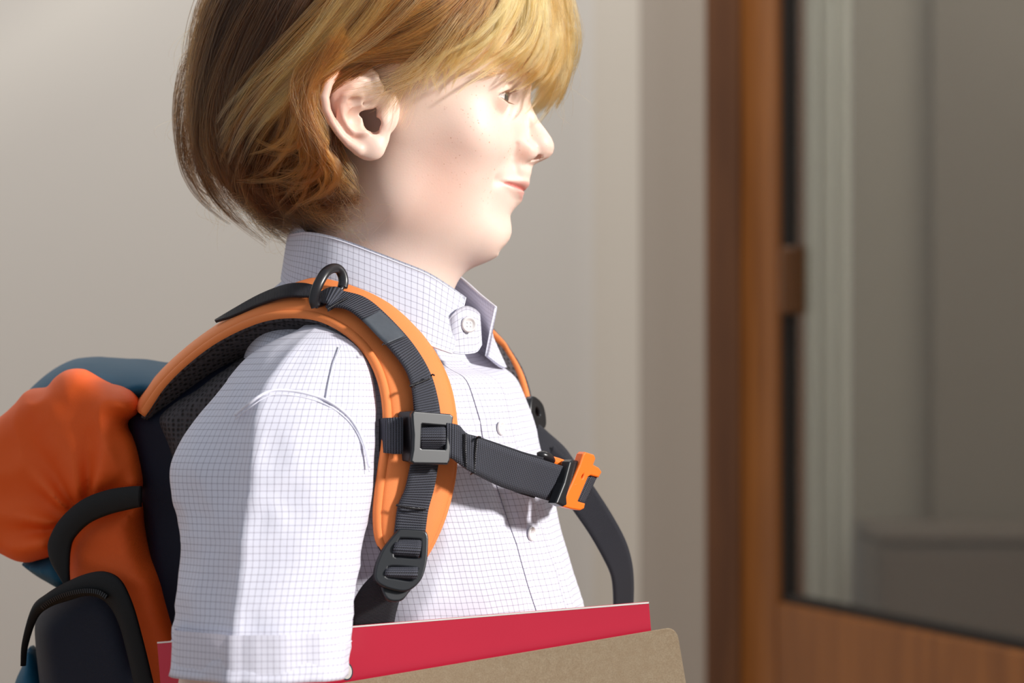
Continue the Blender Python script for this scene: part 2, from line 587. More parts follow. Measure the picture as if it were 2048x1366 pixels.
M = {}
M['skin'] = skin_material()
M['check'] = check_material('checked_cotton')
M['cotton'] = plain('white_cotton', (226, 226, 238), 0.85, 0.2)
M['web'] = webbing_material('black_webbing')
M['web_fine'] = webbing_material('black_fine_webbing', (24, 24, 30), 0.9)
M['orange'] = canvas_material('orange_canvas', (250, 142, 78))
M['orange_pack'] = canvas_material('orange_pack_canvas', (242, 98, 30))
M['teal'] = canvas_material('teal_canvas', (16, 84, 114))
M['navy'] = canvas_material('navy_canvas', (12, 20, 40))
M['black_cloth'] = canvas_material('black_cloth', (16, 16, 18))
M['spacer'] = spacer_material()
M['buckle'] = plain('dark_plastic', (22, 25, 30), 0.33, 0.5)
M['ring'] = plain('black_enamel', (28, 26, 30), 0.3, 0.5)
M['reflector'] = plain('grey_reflector', (70, 76, 84), 0.5, 0.5, nscale=500, namp=0.15)
M['orange_plastic'] = plain('orange_plastic', (250, 116, 30), 0.35, 0.5)
M['button'] = plain('pearl_button', (236, 232, 232), 0.25, 0.6)
M['red_cover'] = plain('red_gloss_card', (206, 40, 66), 0.22, 0.5, nscale=12, namp=0.05)
M['paper'] = plain('white_paper', (240, 238, 232), 0.8, 0.3)
M['kraft'] = kraft_material()
M['hair'] = hair_material('ginger_hair_lit', (140, 84, 30), (232, 176, 104), 0.26)  # pale gold of the sunlit top and fringe put into the colour
M['hair_mid'] = hair_material('ginger_hair_half_lit', (46, 23, 8), (178, 108, 46), 0.27)  # same hair where less sun falls, darkened in the colour
M['hair_dark'] = hair_material('ginger_hair_shaded', (20, 10, 4), (86, 48, 19))  # same hair in shade at the back and underneath, shade put into the colour
M['hair_brow'] = hair_material('brow_hair', (200, 130, 70), (215, 150, 90))
M['lash'] = hair_material('lash_hair', (36, 22, 14), (60, 38, 24))
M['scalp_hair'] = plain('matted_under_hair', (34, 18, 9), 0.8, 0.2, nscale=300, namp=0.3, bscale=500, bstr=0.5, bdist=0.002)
M['trouser'] = canvas_material('blue_denim', (46, 58, 84))
M['shoe'] = plain('brown_leather', (70, 46, 34), 0.5, 0.5)
M['sole'] = plain('rubber_sole', (220, 214, 204), 0.7, 0.3)
# ------------------------------------------------------------------ the room
def box_mesh(name, lo, hi, mat, parent=None, bev=0.0, yaw=0.0, org=(0, 0, 0)):
    """box in world metres; optional yaw about org"""
    import bmesh
    bm = bmesh.new(); bmesh.ops.create_cube(bm, size=1.0)
    for v in bm.verts:
        v.co = Vector(((lo[0] + hi[0]) / 2 + v.co.x * (hi[0] - lo[0]), (lo[1] + hi[1]) / 2 + v.co.y * (hi[1] - lo[1]), (lo[2] + hi[2]) / 2 + v.co.z * (hi[2] - lo[2])))
    if bev: bmesh.ops.bevel(bm, geom=list(bm.edges), offset=bev, segments=3, affect='EDGES')
    if yaw:
        bmesh.ops.rotate(bm, verts=bm.verts, cent=Vector((0, 0, 0)), matrix=Matrix.Rotation(yaw, 3, 'Z'))
    bmesh.ops.translate(bm, verts=bm.verts, vec=Vector(org))
    me = bpy.data.meshes.new(name); bm.to_mesh(me); bm.free()
    me.materials.append(mat)
    o = bpy.data.objects.new(name, me); COL.objects.link(o)
    if parent is not None: attach(o, parent)
    return o

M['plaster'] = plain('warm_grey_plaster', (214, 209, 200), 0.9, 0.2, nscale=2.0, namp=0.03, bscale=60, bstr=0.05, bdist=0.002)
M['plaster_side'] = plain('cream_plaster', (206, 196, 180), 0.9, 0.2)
M['floor_wood'] = wood_material('oak_floor', (150, 108, 70), (176, 132, 90))
M['door_wood'] = wood_material('honey_oak', (124, 72, 26), (156, 96, 40))
M['jamb_wood'] = wood_material('brown_oak', (96, 58, 26), (118, 74, 36))
M['curtain'] = plain('grey_curtain', (238, 236, 226), 0.9, 0.1)
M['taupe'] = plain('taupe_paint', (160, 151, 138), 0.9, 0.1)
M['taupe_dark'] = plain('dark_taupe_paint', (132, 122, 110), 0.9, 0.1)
M['cabinet'] = plain('brown_lacquer', (104, 91, 81), 0.7, 0.3)
M['seal'] = plain('dark_glazing_seal', (42, 36, 32), 0.6, 0.3)
M['white_frame'] = plain('white_window_paint', (225, 222, 215), 0.5, 0.4)

def structure(o):
    o['kind'] = 'structure'; return o

# back wall in plan: flat, a rounded corner, then a short return that faces left
plan = [(-3.2, 2.0), (-1.2, 2.0), (0.082, 2.0)]
for a in np.linspace(0, 1, 12)[1:]:
    ang = math.radians(72) * a
    R_ = 0.125
    plan.append((0.082 + R_ * math.sin(ang), 2.0 - R_ * (1 - math.cos(ang))))
x1, y1 = plan[-1]
plan.append((0.252, 1.745))
V = []; F = []
for (x, y) in plan: V += [(x, y, 0), (x, y, 3.0)]
n_ = len(plan)
for (x, y) in plan[::-1]: V += [(x + 0.12, y + 0.14, 0), (x + 0.12, y + 0.14, 3.0)]
tot = 2 * n_
for i in range(tot):
    j = (i + 1) % tot
    F.append((2 * i, 2 * j, 2 * j + 1, 2 * i + 1))
M['plaster_corner_lit'] = plain('lit_corner_plaster', (212, 204, 190), 0.9, 0.2)  # light caught by the rounded corner, put into the plaster colour
M['plaster_return_shaded'] = plain('shaded_return_plaster', (172, 161, 148), 0.9, 0.2)  # shade on the left-facing return, put into the plaster colour
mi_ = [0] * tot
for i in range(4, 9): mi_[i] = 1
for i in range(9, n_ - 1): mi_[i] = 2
structure(mesh_obj('wall_back', V, F, world_space=True, smooth=False, mats=[M['plaster'], M['plaster_corner_lit'], M['plaster_return_shaded']], midx=mi_))
# floor of planks
fl = structure(box_mesh('floor', (-3.2, -2.6, -0.04), (2.5, 3.4, -0.004), M['floor_wood']))
pm = None; k = 0
for i in range(28):
    x = -3.2 + i * 0.2036
    y = -2.6 - (i % 3) * 0.4
    while y < 3.4:
        lo_y, hi_y = max(-2.6, y), min(3.4, y + 1.2)
        if hi_y - lo_y > 0.05 and -1.6 < x < 1.6 and hi_y > 0.2:
            o = box_mesh('plank', (x + 0.001, lo_y + 0.001, -0.004), (x + 0.2016, hi_y - 0.001, 0.0), M['floor_wood'], fl, 0.0006)
        elif hi_y - lo_y > 0.05:
            o = box_mesh('plank', (x + 0.001, lo_y + 0.001, -0.004), (x + 0.2016, hi_y - 0.001, 0.0), M['floor_wood'], fl)
        y += 1.2
# right-hand wall with the window the sun comes through
wr = structure(box_mesh('wall_right', (2.40, -2.6, 0.0), (2.52, -2.1, 3.0), M['plaster_side']))
for lo, hi in (((2.40, -0.5, 0), (2.52, 3.4, 3.0)), ((2.40, -2.1, 0), (2.52, -0.5, 1.15)), ((2.40, -2.1, 2.92), (2.52, -0.5, 3.0))):
    box_mesh('wall_section', lo, hi, M['plaster_side'], wr)
w1 = structure(box_mesh('window_1', (2.42, -2.1, 1.15), (2.50, -0.5, 1.20), M['white_frame']))
for lo, hi in (((2.42, -2.1, 2.87), (2.50, -0.5, 2.92)), ((2.42, -2.1, 1.2), (2.50, -2.05, 2.87)), ((2.42, -0.55, 1.2), (2.50, -0.5, 2.87))):
    box_mesh('window_frame', lo, hi, M['white_frame'], w1)

# door leaf standing open, seen almost along its width
DX, DY = 0.289, 1.750
DD = Vector((0.354, -0.935, 0)).normalized()
yaw = math.atan2(DD.y, DD.x)
def dbox(name, t0, t1, n0, n1, z0, z1, mat, parent=None, bev=0.003):
    # t along the leaf, n across it (positive = the face turned to the camera)
    return box_mesh(name, (t0, -n1, z0), (t1, -n0, z1), mat, parent, bev, yaw, (DX, DY, 0))
door = structure(dbox('door_1', 0.0, 0.105, -0.04, 0.0, 0.006, 2.15, M['door_wood']))
ZR = ZC - 0.321
dbox('stile', 0.72, 0.83, -0.04, 0.0, 0.006, 2.15, M['door_wood'], door)
dbox('rail', 0.105, 0.72, -0.04, 0.0, ZR - 0.115, ZR, M['door_wood'], door)
dbox('rail', 0.105, 0.72, -0.04, 0.0, 0.006, 0.16, M['door_wood'], door)
dbox('rail', 0.105, 0.72, -0.04, 0.0, 2.04, 2.15, M['door_wood'], door)
dbox('panel', 0.105, 0.72, -0.032, -0.014, 0.16, ZR - 0.115, M['jamb_wood'], door)
for (a, b_, c_, d_) in ((0.105, 0.72, ZR - 0.133, ZR - 0.115), (0.105, 0.72, 0.16, 0.178), (0.105, 0.123, 0.16, ZR - 0.115), (0.702, 0.72, 0.16, ZR - 0.115)):
    dbox('moulding', a, b_, -0.018, -0.004, c_, d_, M['door_wood'], door, 0.004)
for (a, b_, c_, d_) in ((0.105, 0.72, ZR, ZR + 0.010), (0.105, 0.72, 2.03, 2.04), (0.105, 0.117, ZR, 2.04), (0.708, 0.72, ZR, 2.04)):
    dbox('glazing_bead', a, b_, -0.024, -0.006, c_, d_, M['seal'], door, 0.002)
gl = bpy.data.materials.new('window_glass'); gl.use_nodes = True
t = gl.node_tree; t.nodes.clear()
o_ = node(t, 'ShaderNodeOutputMaterial'); tr = node(t, 'ShaderNodeBsdfTransparent'); tr.inputs[0].default_value = (0.90, 0.91, 0.89, 1)
gs = node(t, 'ShaderNodeBsdfGlossy'); gs.inputs['Roughness'].default_value = 0.08
fr = node(t, 'ShaderNodeLayerWeight'); fr.inputs[0].default_value = 0.25
mx = node(t, 'ShaderNodeMixShader'); t.links.new(mathn(t, 'MULTIPLY', fr.outputs['Facing'], 0.35), mx.inputs[0]); t.links.new(tr.outputs[0], mx.inputs[1]); t.links.new(gs.outputs[0], mx.inputs[2]); t.links.new(mx.outputs[0], o_.inputs[0])
dbox('pane', 0.110, 0.716, -0.018, -0.014, ZR + 0.003, 2.036, gl, door, 0.0)
zt = lambda py, t_: ZC + (683 - py) / PXM * ((CAM_D + (DY * 1000 + DD.y * t_ * 1000)) / CAM_D) / 1000
dbox('latch', 0.118, 0.132, -0.016, 0.004, zt(628, 0.125), zt(492, 0.125), M['jamb_wood'], door, 0.003)
# frame the leaf hangs in
tr1 = structure(box_mesh('trim_1', (0.246, 1.745, 0), (0.292, 1.86, 2.2), M['jamb_wood'], None, 0.004))
structure(box_mesh('trim_2', (0.246, 1.735, 2.2), (1.25, 1.86, 2.27), M['jamb_wood'], None, 0.004))

# what stands beyond the glass: a curtain, a painted wall and a low cabinet
import itertools
def beyond(px, y):     # world x of a photo column at depth y (m)
    return (px - 1024) / PXM * (CAM_D + y * 1000) / CAM_D / 1000
V = []; F = []
nfold = 90
xs = np.linspace(beyond(1540, 2.6), beyond(1698, 2.6), nfold)
for i, x in enumerate(xs):
    yy = 2.6 + 0.018 * math.sin(i * 0.35) + 0.008 * math.sin(i * 0.83)
    for z in (0.02, 2.4): V.append((x, yy, z))
for i, x in enumerate(xs[::-1]):
    yy = 2.606 + 0.018 * math.sin((nfold - 1 - i) * 0.35) + 0.008 * math.sin((nfold - 1 - i) * 0.83)
    for z in (0.02, 2.4): V.append((x, yy, z))
tot = 2 * nfold
F = [(2 * i, 2 * ((i + 1) % tot), 2 * ((i + 1) % tot) + 1, 2 * i + 1) for i in range(tot)]
cu = mesh_obj('curtain', V, F, M['curtain'], world_space=True)
tag(cu, 'pale grey floor-length curtain seen blurred through the glass of the wooden door', 'curtain')
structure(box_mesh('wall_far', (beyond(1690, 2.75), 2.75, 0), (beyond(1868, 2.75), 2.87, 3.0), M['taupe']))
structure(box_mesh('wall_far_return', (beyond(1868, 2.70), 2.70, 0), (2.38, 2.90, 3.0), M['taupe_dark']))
cab = empty('cabinet', (beyond(1900, 2.4), 2.45, 0.0), 'low dark brown cabinet seen blurred through the lower glass of the wooden door', 'cabinet')
cz = ZC + (683 - 1068) / PXM * (CAM_D + 2350) / CAM_D / 1000
box_mesh('body', (beyond(1762, 2.35), 2.38, 0.06), (1.9, 2.68, cz - 0.02), M['cabinet'], cab, 0.003)
box_mesh('worktop', (beyond(1762, 2.35), 2.375, cz - 0.015), (1.90, 2.68, cz), M['cabinet'], cab, 0.003)
box_mesh('plinth', (beyond(1768, 2.35), 2.41, 0.0), (1.88, 2.66, 0.06), M['jamb_wood'], cab)
bw = (1.9 - beyond(1762, 2.35)) / 2
for i in range(2):
    x0 = beyond(1762, 2.35) + i * bw
    dr = box_mesh('door', (x0 + 0.004, 2.362, 0.07), (x0 + bw - 0.004, 2.38, cz - 0.03), M['cabinet'], cab, 0.002)
    box_mesh('handle', (x0 + (bw - 0.06 if i == 0 else 0.04), 2.35, cz - 0.2), (x0 + (bw - 0.045 if i == 0 else 0.055), 2.362, cz - 0.08), M['seal'], dr, 0.002)
# ------------------------------------------------------------------ the boy's head (implicit surface)
PROFILE = [(-240, 700), (-190, 860), (-120, 985), (-60, 1042), (0, 1068), (50, 1077), (100, 1076), (140, 1070), (165, 1064), (190, 1061), (206, 1061.7), (222, 1067.5), (242, 1078),
           (260, 1092), (276, 1103), (287, 1107.5), (296, 1108.4), (307, 1105.5), (315, 1098), (320, 1088), (325, 1076),
           (331, 1066), (341, 1062.5), (352, 1060), (362, 1058.5), (371, 1057.4), (378, 1053), (383.5, 1045.5), (388, 1045), (394, 1046),
           (404, 1043), (411, 1035.5), (420, 1027), (430, 1020.5), (439, 1020.8), (454, 1023), (466, 1023), (479, 1018.5),
           (490, 1010), (500, 997), (507, 984), (513, 961)]
prof_z = np.array([(683 - p[0]) / PXM for p in PROFILE])[::-1]
prof_x = np.array([(p[1] - 1024) / PXM for p in PROFILE])[::-1]

EYE_C = P(977, 193, -29.0)
EYE_R = 12.0

def head_core(p):
    x, y, z = p[..., 0], p[..., 1], p[..., 2]
    q = np.stack([x, -np.abs(y), z], -1)              # near half, mirrored
    near = lambda a, b, y=0: P(a, b, y)
    d = sd_ell(p, P(765, 52), (96, 71, 72))
    d = smin(d, sd_ell(p, P(940, 90), (42, 56, 55)), 22)                 # forehead
    d = smin(d, sd_ell(p, P(850, 250), (46, 56, 72)), 20)                # mid face
    d = smin(d, sd_ell(q, P(932, 275, -27), (25, 28, 27)), 16)
    d = smin(d, sd_ell(p, P(985, 275), (17, 27, 26)), 14)                # front plane under the eyes           # cheek
    d = smin(d, sd_ell(q, P(868, 375, -26), (33, 25, 28)), 14)           # lower cheek
    d = smin(d, sd_ell(p, P(968, 460), (17, 21, 16)), 14)                # chin
    d = smin(d, sd_cap(q, P(950, 468, -12), P(800, 400, -41), 13, 14), 20)  # mandible
    d = smin(d, sd_ell(p, P(880, 430), (38, 36, 26)), 14)                # under jaw
    d = smin(d, sd_ell(p, P(981, 376), (21, 25, 24)), 10)               # muzzle
    d = smin(d, sd_ell(p, P(1030, 165), (11, 24, 12)), 12)               # brow
    # eye socket
    d = smax(d, -sd_ell(q, P(1012, 200, -31), (9, 12, 9)), 8)
    # nose
    n = sd_cap(p, P(1042, 200), P(1078, 278), 6.0, 7.5)
    n = smin(n, sd_cap(q, P(1026, 222, -7), P(1040, 285, -10), 5, 7), 6)
    n = smin(n, sd_cap(q, P(1034, 178, -9), P(1024, 245, -13), 7.5, 8), 7)
    n = smin(n, sd_ell(p, P(1080, 293), (8.8, 9.5, 8.2)), 6)
    n = smin(n, sd_ell(q, P(1050, 303, -10.5), (8.0, 5.2, 6.6)), 3.2)
    n = smin(n, sd_ell(p, P(1058, 300), (10, 9, 7.5)), 4)
    d = smin(d, n, 6.5)
    d = smin(d, sd_ell(p, P(1062, 322), (7, 6, 5)), 5)                   # columella
    d = smax(d, -sd_cap(q, P(1062, 319, -6.3), P(1076, 312, -5.6), 1.8, 2.2), 1.4)    # nostril
    d = smax(d, -sd_cap(q, P(1033, 312, -18.5), P(1038, 290, -19), 0.8, 0.6), 2.4)  # wing crease
    d = smin(d, sd_ell(p, P(1042, 342), (6, 13, 8)), 7)                  # above the lip
    # neck
    nk = sd_cap(p, P(800, 330), P(745, 640), 46, 47)
    d = smin(d, nk, 24)
    return d

def eye_part(p, d):
    q = np.stack([p[..., 0], -np.abs(p[..., 1]), p[..., 2]], -1)
    # eye: lids are a slightly larger ball than the eyeball, opened along an almond
    e = q - EYE_C.astype(np.float32)
    re = np.linalg.norm(e, axis=-1)
    lid = re - (EYE_R + 1.2)
    lid = smin(lid, sd_ell(q, EYE_C + np.array([0.5, 1, 6.0]), (11.2, 14, 7.5)), 3.0)
    d = smin(d, lid, 5.0)
    az = np.arctan2(e[..., 1], np.maximum(e[..., 0], -50) + 0.0)          # 0 = forward, negative = towards the temple
    el = e[..., 2] / np.maximum(re, 1e-3)
    c = (az + 0.12) / 1.02
    open_ = np.clip(1 - c * c, 0, 1)
    up = -0.02 + 0.30 * open_ + 0.02 * c
    lo_ = 0.02 - 0.33 * open_
    gap = np.minimum(up - el, el - lo_) * EYE_R                            # >0 in the opening
    cut = np.maximum(np.maximum(-gap, EYE_R - 1.0 - re), np.maximum(re - (EYE_R + 1.6 + 5.4 * sstep(0.45, -0.25, az)), np.abs(c) * 12 - 12))
    cut = np.where(e[..., 0] < 0, 5.0, cut)
    d = smax(d, -cut, 0.7)
    # lid crease
    elc = 0.17 + 0.34 * open_
    d = d + np.where(e[..., 0] > -4, 1.0 * np.exp(-(((el - elc) * EYE_R) / 0.75) ** 2) * np.clip(1.1 - c * c, 0, 1) * np.exp(-(np.maximum(re - EYE_R - 2, 0) / 3.0) ** 2), 0)
    return d

def lips_part(p, d):
    """lips and mouth line as relief on the front of the muzzle"""
    x, z = p[..., 0], p[..., 2]
    ya = np.abs(p[..., 1])
    t = np.clip(ya / 24.0, 0, 1.2)
    zm = (683 - 384) / PXM + (384 - 368) / PXM * t ** 1.15
    body = np.clip(1 - t ** 2.2, 0, 1)
    cup = 1 - 0.22 * np.exp(-(ya / 2.2) ** 2)
    fr = sstep(-22.0, -8.0, x)
    ul = 1.9 * body * cup * np.exp(-((z - zm - 0.8 - 3.0 * body) / (1.2 + 1.7 * body)) ** 2)
    ll = 2.9 * body ** 1.2 * np.exp(-((z - zm + 1.0 + 3.3 * body) / (1.3 + 2.2 * body)) ** 2)
    gr = 2.3 * np.clip(1.15 - t ** 6, 0, 1) * np.exp(-((z - zm) / 1.05) ** 2)
    dim = 1.3 * np.exp(-((ya - 26) / 3.0) ** 2 - ((z - (683 - 366) / PXM) / 3.5) ** 2)
    ph = 0.5 * np.exp(-(ya / 1.8) ** 2) * np.exp(-((z - (683 - 347) / PXM) / 4.0) ** 2)
    return d - fr * (ul + ll - gr - dim - ph)

def ear(p):
    """right ear, seen by the camera; plate leans out towards its back edge"""
    Q = lambda a, b, dy=0: P(a, b, ear_y(a) + dy)
    def ear_y(a): return -67.5 - (770 - a) * 0.125
    outer = [(758, 176), (748, 152), (733, 137), (712, 130), (690, 131), (670, 145), (656, 166), (649, 194), (653, 219), (664, 243), (679, 266), (697, 286), (716, 299)]
    d = sd_chain(p, [Q(*a) for a in outer], [2.2, 2.8, 3.1, 3.2, 3.2, 3.3, 3.3, 3.2, 3.0, 2.8, 2.6, 2.8, 3.6])
    # plate
    pl = None
    for (a, b, r) in [(705, 165, 30), (690, 200, 34), (700, 235, 32), (715, 262, 28), (735, 180, 25), (730, 285, 24)]:
        e = sd_ell(p, Q(a, b, 3.0), (r / 3.2, 4.0, r / 3.2))
        pl = e if pl is None else smin(pl, e, 4)
    d = smin(d, pl, 2.5)
    d = smin(d, sd_ell(p, Q(739, 296, 1.0), (8.2, 4.2, 7.6)), 4)                    # lobe
    d = smin(d, sd_ell(p, Q(750, 292, 3.0), (6.2, 5, 7.5)), 4)
    # antihelix
    ah = [(722, 166), (705, 178), (692, 194), (684, 214), (683, 234), (692, 252), (706, 263), (722, 262)]
    d = smin(d, sd_chain(p, [Q(a, b, 0.2) for a, b in ah], [1.5, 2.3, 2.8, 2.9, 2.8, 2.8, 3.0, 3.3]), 2.2)
    d = smin(d, sd_chain(p, [Q(706, 176, .5), Q(738, 172, 2)], [2.2, 1.4]), 2.2)
    d = smin(d, sd_ell(p, Q(726, 263, -1.0), (4.0, 3.2, 3.0)), 2.5)                 # antitragus
    # tragus and cheek side
    d = smin(d, sd_ell(p, Q(768, 244, 0.5), (4.2, 4.4, 6.4)), 4)
    d = smin(d, sd_ell(p, Q(764, 272, 2), (4.5, 4.0, 6)), 4)
    # helix root
    d = smin(d, sd_chain(p, [Q(758, 176, 1), Q(757, 195, 2), Q(742, 212, 3.5), Q(718, 219, 4)], [2.6, 2.4, 2.0, 1.0]), 2.5)
    d = smin(d, sd_ell(p, Q(776, 222, 5), (7, 6.5, 13)), 5)
    # bowl and canal
    d = smax(d, -sd_ell(p, Q(722, 236, -2.0), (8.6, 5.2, 7.8)), 2.2)
    d = smax(d, -sd_ell(p, Q(741, 247, -1.0), (5.0, 5.0, 6.0)), 2.0)
    d = smax(d, -sd_ell(p, Q(715, 203, -2.6), (6.0, 3.2, 3.0)), 2.0)
    d = smax(d, -sd_cap(p, Q(753, 246, 0), Q(764, 243, 16), 2.8, 2.6), 1.5)
    d = smax(d, -sd_cap(p, Q(750, 262, 0), Q(753, 252, 6), 2.4, 2.4), 1.5)
    # groove inside the rim
    gr = [(742, 152), (716, 144), (694, 147), (676, 166), (667, 192), (669, 218), (680, 244), (694, 266), (706, 275)]
    d = smax(d, -sd_chain(p, [Q(a, b, -3.0) for a, b in gr], [1.5, 2.3, 2.6, 2.6, 2.5, 2.4, 2.1, 1.8, 1.0]), 1.5)
    return d

def head_full(p):
    sh = p.shape[:-1]
    p = p.reshape(-1, 3)
    x, z = p[:, 0], p[:, 2]
    w = sstep(-60.0, 0.0, x)
    lo_ = np.interp(z, DELTA_Z, DELTA_LO)
    hi_ = np.interp(z, DELTA_Z, DELTA) - lo_
    q = p.copy(); q[:, 0] = x - lo_ * w - hi_ * sstep(-22.0, 4.0, x) * np.exp(-(p[:, 1] / 11.0) ** 2)
    d = lips_part(q, head_core(q))
    d = eye_part(p, d)
    m = (np.abs(p[:, 1]) > 50) & (x > -135) & (x < -60) & (z > 95) & (z < 190)
    if m.any():
        qq = q[m].copy(); qq[:, 1] = -np.abs(qq[:, 1])
        d[m] = smin(d[m], ear(qq), 3.0)
    return d.reshape(sh)

DELTA_Z = np.arange(50, 290, 0.5); DELTA = np.zeros(len(DELTA_Z)); DELTA_LO = DELTA.copy()
_kg = np.exp(-(np.arange(-60, 61) * 0.5 / 9.0) ** 2 / 2); _kg /= _kg.sum()
_xs = np.arange(-60, 45, 0.25)
for _ in range(3):
    g = np.stack(np.meshgrid(_xs, DELTA_Z, indexing='ij'), -1)
    pts = np.stack([g[..., 0], np.zeros(g.shape[:2]), g[..., 1]], -1).astype(np.float32)
    ff = head_full(pts)
    inside = ff < 0
    last = len(_xs) - 1 - np.argmax(inside[::-1], axis=0)
    ok = inside.any(0)
    i1 = np.minimum(last + 1, len(_xs) - 1)
    f0 = ff[last, np.arange(len(DELTA_Z))]; f1 = ff[i1, np.arange(len(DELTA_Z))]
    sx = _xs[last] + 0.25 * np.clip(f0 / (f0 - f1 + 1e-9), 0, 1)
    want = np.interp(DELTA_Z, prof_z, prof_x)
    upd = np.where(ok & (DELTA_Z > (683 - 512) / PXM), want - sx, 0)
    upd = upd * sstep(683 / PXM - 512 / PXM, 683 / PXM - 495 / PXM, DELTA_Z)
    upd = np.where(DELTA_Z > (683 + 60) / PXM, 0, upd)
    DELTA = DELTA + np.clip(upd, -9, 9)
    k = np.hanning(5); k /= k.sum()
    DELTA = np.convolve(np.pad(DELTA, 2, mode='edge'), k, 'valid')
    DELTA_LO = np.convolve(np.pad(DELTA, 60, mode='edge'), _kg, 'valid')
print('profile delta range', DELTA.min(), DELTA.max())
if 'DBG' in globals():
    for zz, dd in list(zip(DELTA_Z, DELTA))[::12]: print(round(683 - zz * 3.2), round(dd, 2))
# ------------------------------------------------------------------ the boy
boy = empty('person', (-0.085, 0, 0), 'freckled ginger-haired child in a checked white shirt standing in profile', 'person')

V, Fq = surface_nets(head_full, (-190, -95, 15), (45, 95, 262), HEAD_STEP)
print('head', len(V))

# the rest of the body, a coarser surface running up inside the collar
TH = math.radians(28)
FW = np.array([math.cos(TH), -math.sin(TH), 0]); RT = np.array([-math.sin(TH), -math.cos(TH), 0])
NX = (744 - 1024) / PXM
def body_at(lat, fwd, z, cx=NX):
    return np.array([cx, 0, z]) + RT * lat + FW * fwd
ELB = np.array([-172.0, -180, -238]); WRI = np.array([-62.0, -164, -366])
SHO = body_at(100, -4, -50)
SHL = body_at(-100, -4, -50); ELL = body_at(-138, -10, -255); WRL = body_at(-132, 60, -425)
def hand_chains(w, d, up, thumb):
    """w wrist, d finger direction, up palm normal side, thumb side"""
    out = []
    for i, (o, L) in enumerate(((-22, 44), (-8, 52), (7, 55), (20, 46))):
        pass
    return out
def body_sdf(p):
    sh = p.shape[:-1]; p = p.reshape(-1, 3)
    loc = np.stack([(p - np.array([NX, 0, 0])) @ RT, (p - np.array([NX, 0, 0])) @ FW, p[:, 2]], -1).astype(np.float32)
    ns = sd_cap(p, P(760, 540), P(742, 660), 43, 44)
    d = sd_ell(loc, (0, 0, -110), (92, 62, 130))
    d = smin(d, sd_cap(loc, (-85, 0, -42), (85, 0, -42), 30, 30), 35)
    d = smin(d, sd_ell(loc, (0, 18, -260), (84, 62, 120)), 30)
    d = smin(d, sd_ell(loc, (0, 12, -360), (92, 66, 70)), 30)
    d = smin(d, ns, 25)
    d = smin(d, sd_cap(p, SHO, ELB, 27, 24), 14)
    d = smin(d, sd_cap(p, ELB, WRI, 25, 17), 5)
    d = smin(d, sd_cap(p, SHL, ELL, 27, 24), 14)
    d = smin(d, sd_cap(p, ELL, WRL, 25, 17), 5)
    for s in (-1, 1):
        d = smin(d, sd_cap(loc, (s * 46, 10, -400), (s * 52, 14, -690), 48, 36), 16)
        d = smin(d, sd_cap(loc, (s * 52, 14, -690), (s * 52, 0, -985), 36, 24), 8)
        d = smin(d, sd_cap(loc, (s * 52, 0, -995), (s * 54, 95, -1012), 22, 18), 8)
    return d.reshape(sh)
def hands_sdf(p):
    # right hand: flat under the lower edge of the books, fingers curled up on the far side
    a = sd_cap(p, WRI + np.array([-12, -2, 12]), WRI + np.array([4, 0, -6]), 17, 16)
    pc = WRI + np.array([26, 12, -32])
    d = smin(a, sd_ell(p, pc, (27, 15, 19)), 10)
    for i, L in enumerate((0, 3, 4, 0)):
        bx = pc + np.array([-16 + i * 13.5, 4, -10 + i * 1.0])
        m1 = bx + np.array([1, 26 + L, -8]); m2 = m1 + np.array([1, 15 + L * .5, 7]); m3 = m2 + np.array([0, 3, 15])
        f = smin(sd_cap(p, bx, m1, 8.4, 7.6), smin(sd_cap(p, m1, m2, 7.6, 7.0), sd_cap(p, m2, m3, 7.0, 6.0), 2), 2)
        d = smin(d, f, 3.0)
    t1 = pc + np.array([20, -10, 6]); t2 = t1 + np.array([16, -6, 16]); t3 = t2 + np.array([12, -1, 14])
    d = smin(d, smin(sd_cap(p, pc, t1, 11, 9), smin(sd_cap(p, t1, t2, 9, 8), sd_cap(p, t2, t3, 8, 6.4), 2), 3), 4)
    # left hand hanging, slightly curled
    dn = (WRL - ELL) / np.linalg.norm(WRL - ELL)
    lat = FW
    inn = RT
    pc = WRL + dn * 34
    e = smin(sd_cap(p, WRL - dn * 14, WRL + dn * 8, 17, 15), sd_cap(p, pc - lat * 12 - dn * 8, pc + lat * 14 - dn * 8, 15, 15), 9)
    e = smin(e, sd_cap(p, pc - lat * 14 + dn * 14, pc + lat * 15 + dn * 14, 12, 12), 8)
    for i, L in enumerate((26, 30, 32, 27)):
        b0 = pc + dn * 20 + lat * (18 - i * 12.5)
        m1 = b0 + dn * L; m2 = m1 + dn * 14 + inn * 9; m3 = m2 + dn * 8 + inn * 12
        f = smin(sd_cap(p, b0, m1, 8.2, 7.2), smin(sd_cap(p, m1, m2, 7.2, 6.6), sd_cap(p, m2, m3, 6.6, 5.6), 2), 2)
        e = smin(e, f, 3)
    t0_ = pc - dn * 12 + lat * 18
    t1 = t0_ + dn * 20 + lat * 14 + inn * 8; t2 = t1 + dn * 18 + lat * 4 + inn * 6
    e = smin(e, smin(sd_cap(p, t0_, t1, 10, 8.6), sd_cap(p, t1, t2, 8.6, 6.6), 3), 4)
    return np.minimum(d, e)
def full_body(p):
    sh = p.shape[:-1]; q = p.reshape(-1, 3)
    d = body_sdf(q)
    m = (q[:, 2] < -330) & (q[:, 2] > -560) & (np.abs(d) < 140)
    if m.any(): d[m] = smin(d[m], hands_sdf(q[m]), 5)
    return d.reshape(sh)
VB, FB = surface_nets(full_body, (-260, -260, -1040), (110, 240, 45), 6.0, B=8)
VH, FH = surface_nets(full_body, (-120, -200, -450), (20, -60, -330), 2.2, B=8)
VL, FL = surface_nets(full_body, (-80, 60, -560), (80, 220, -400), 2.4, B=8)
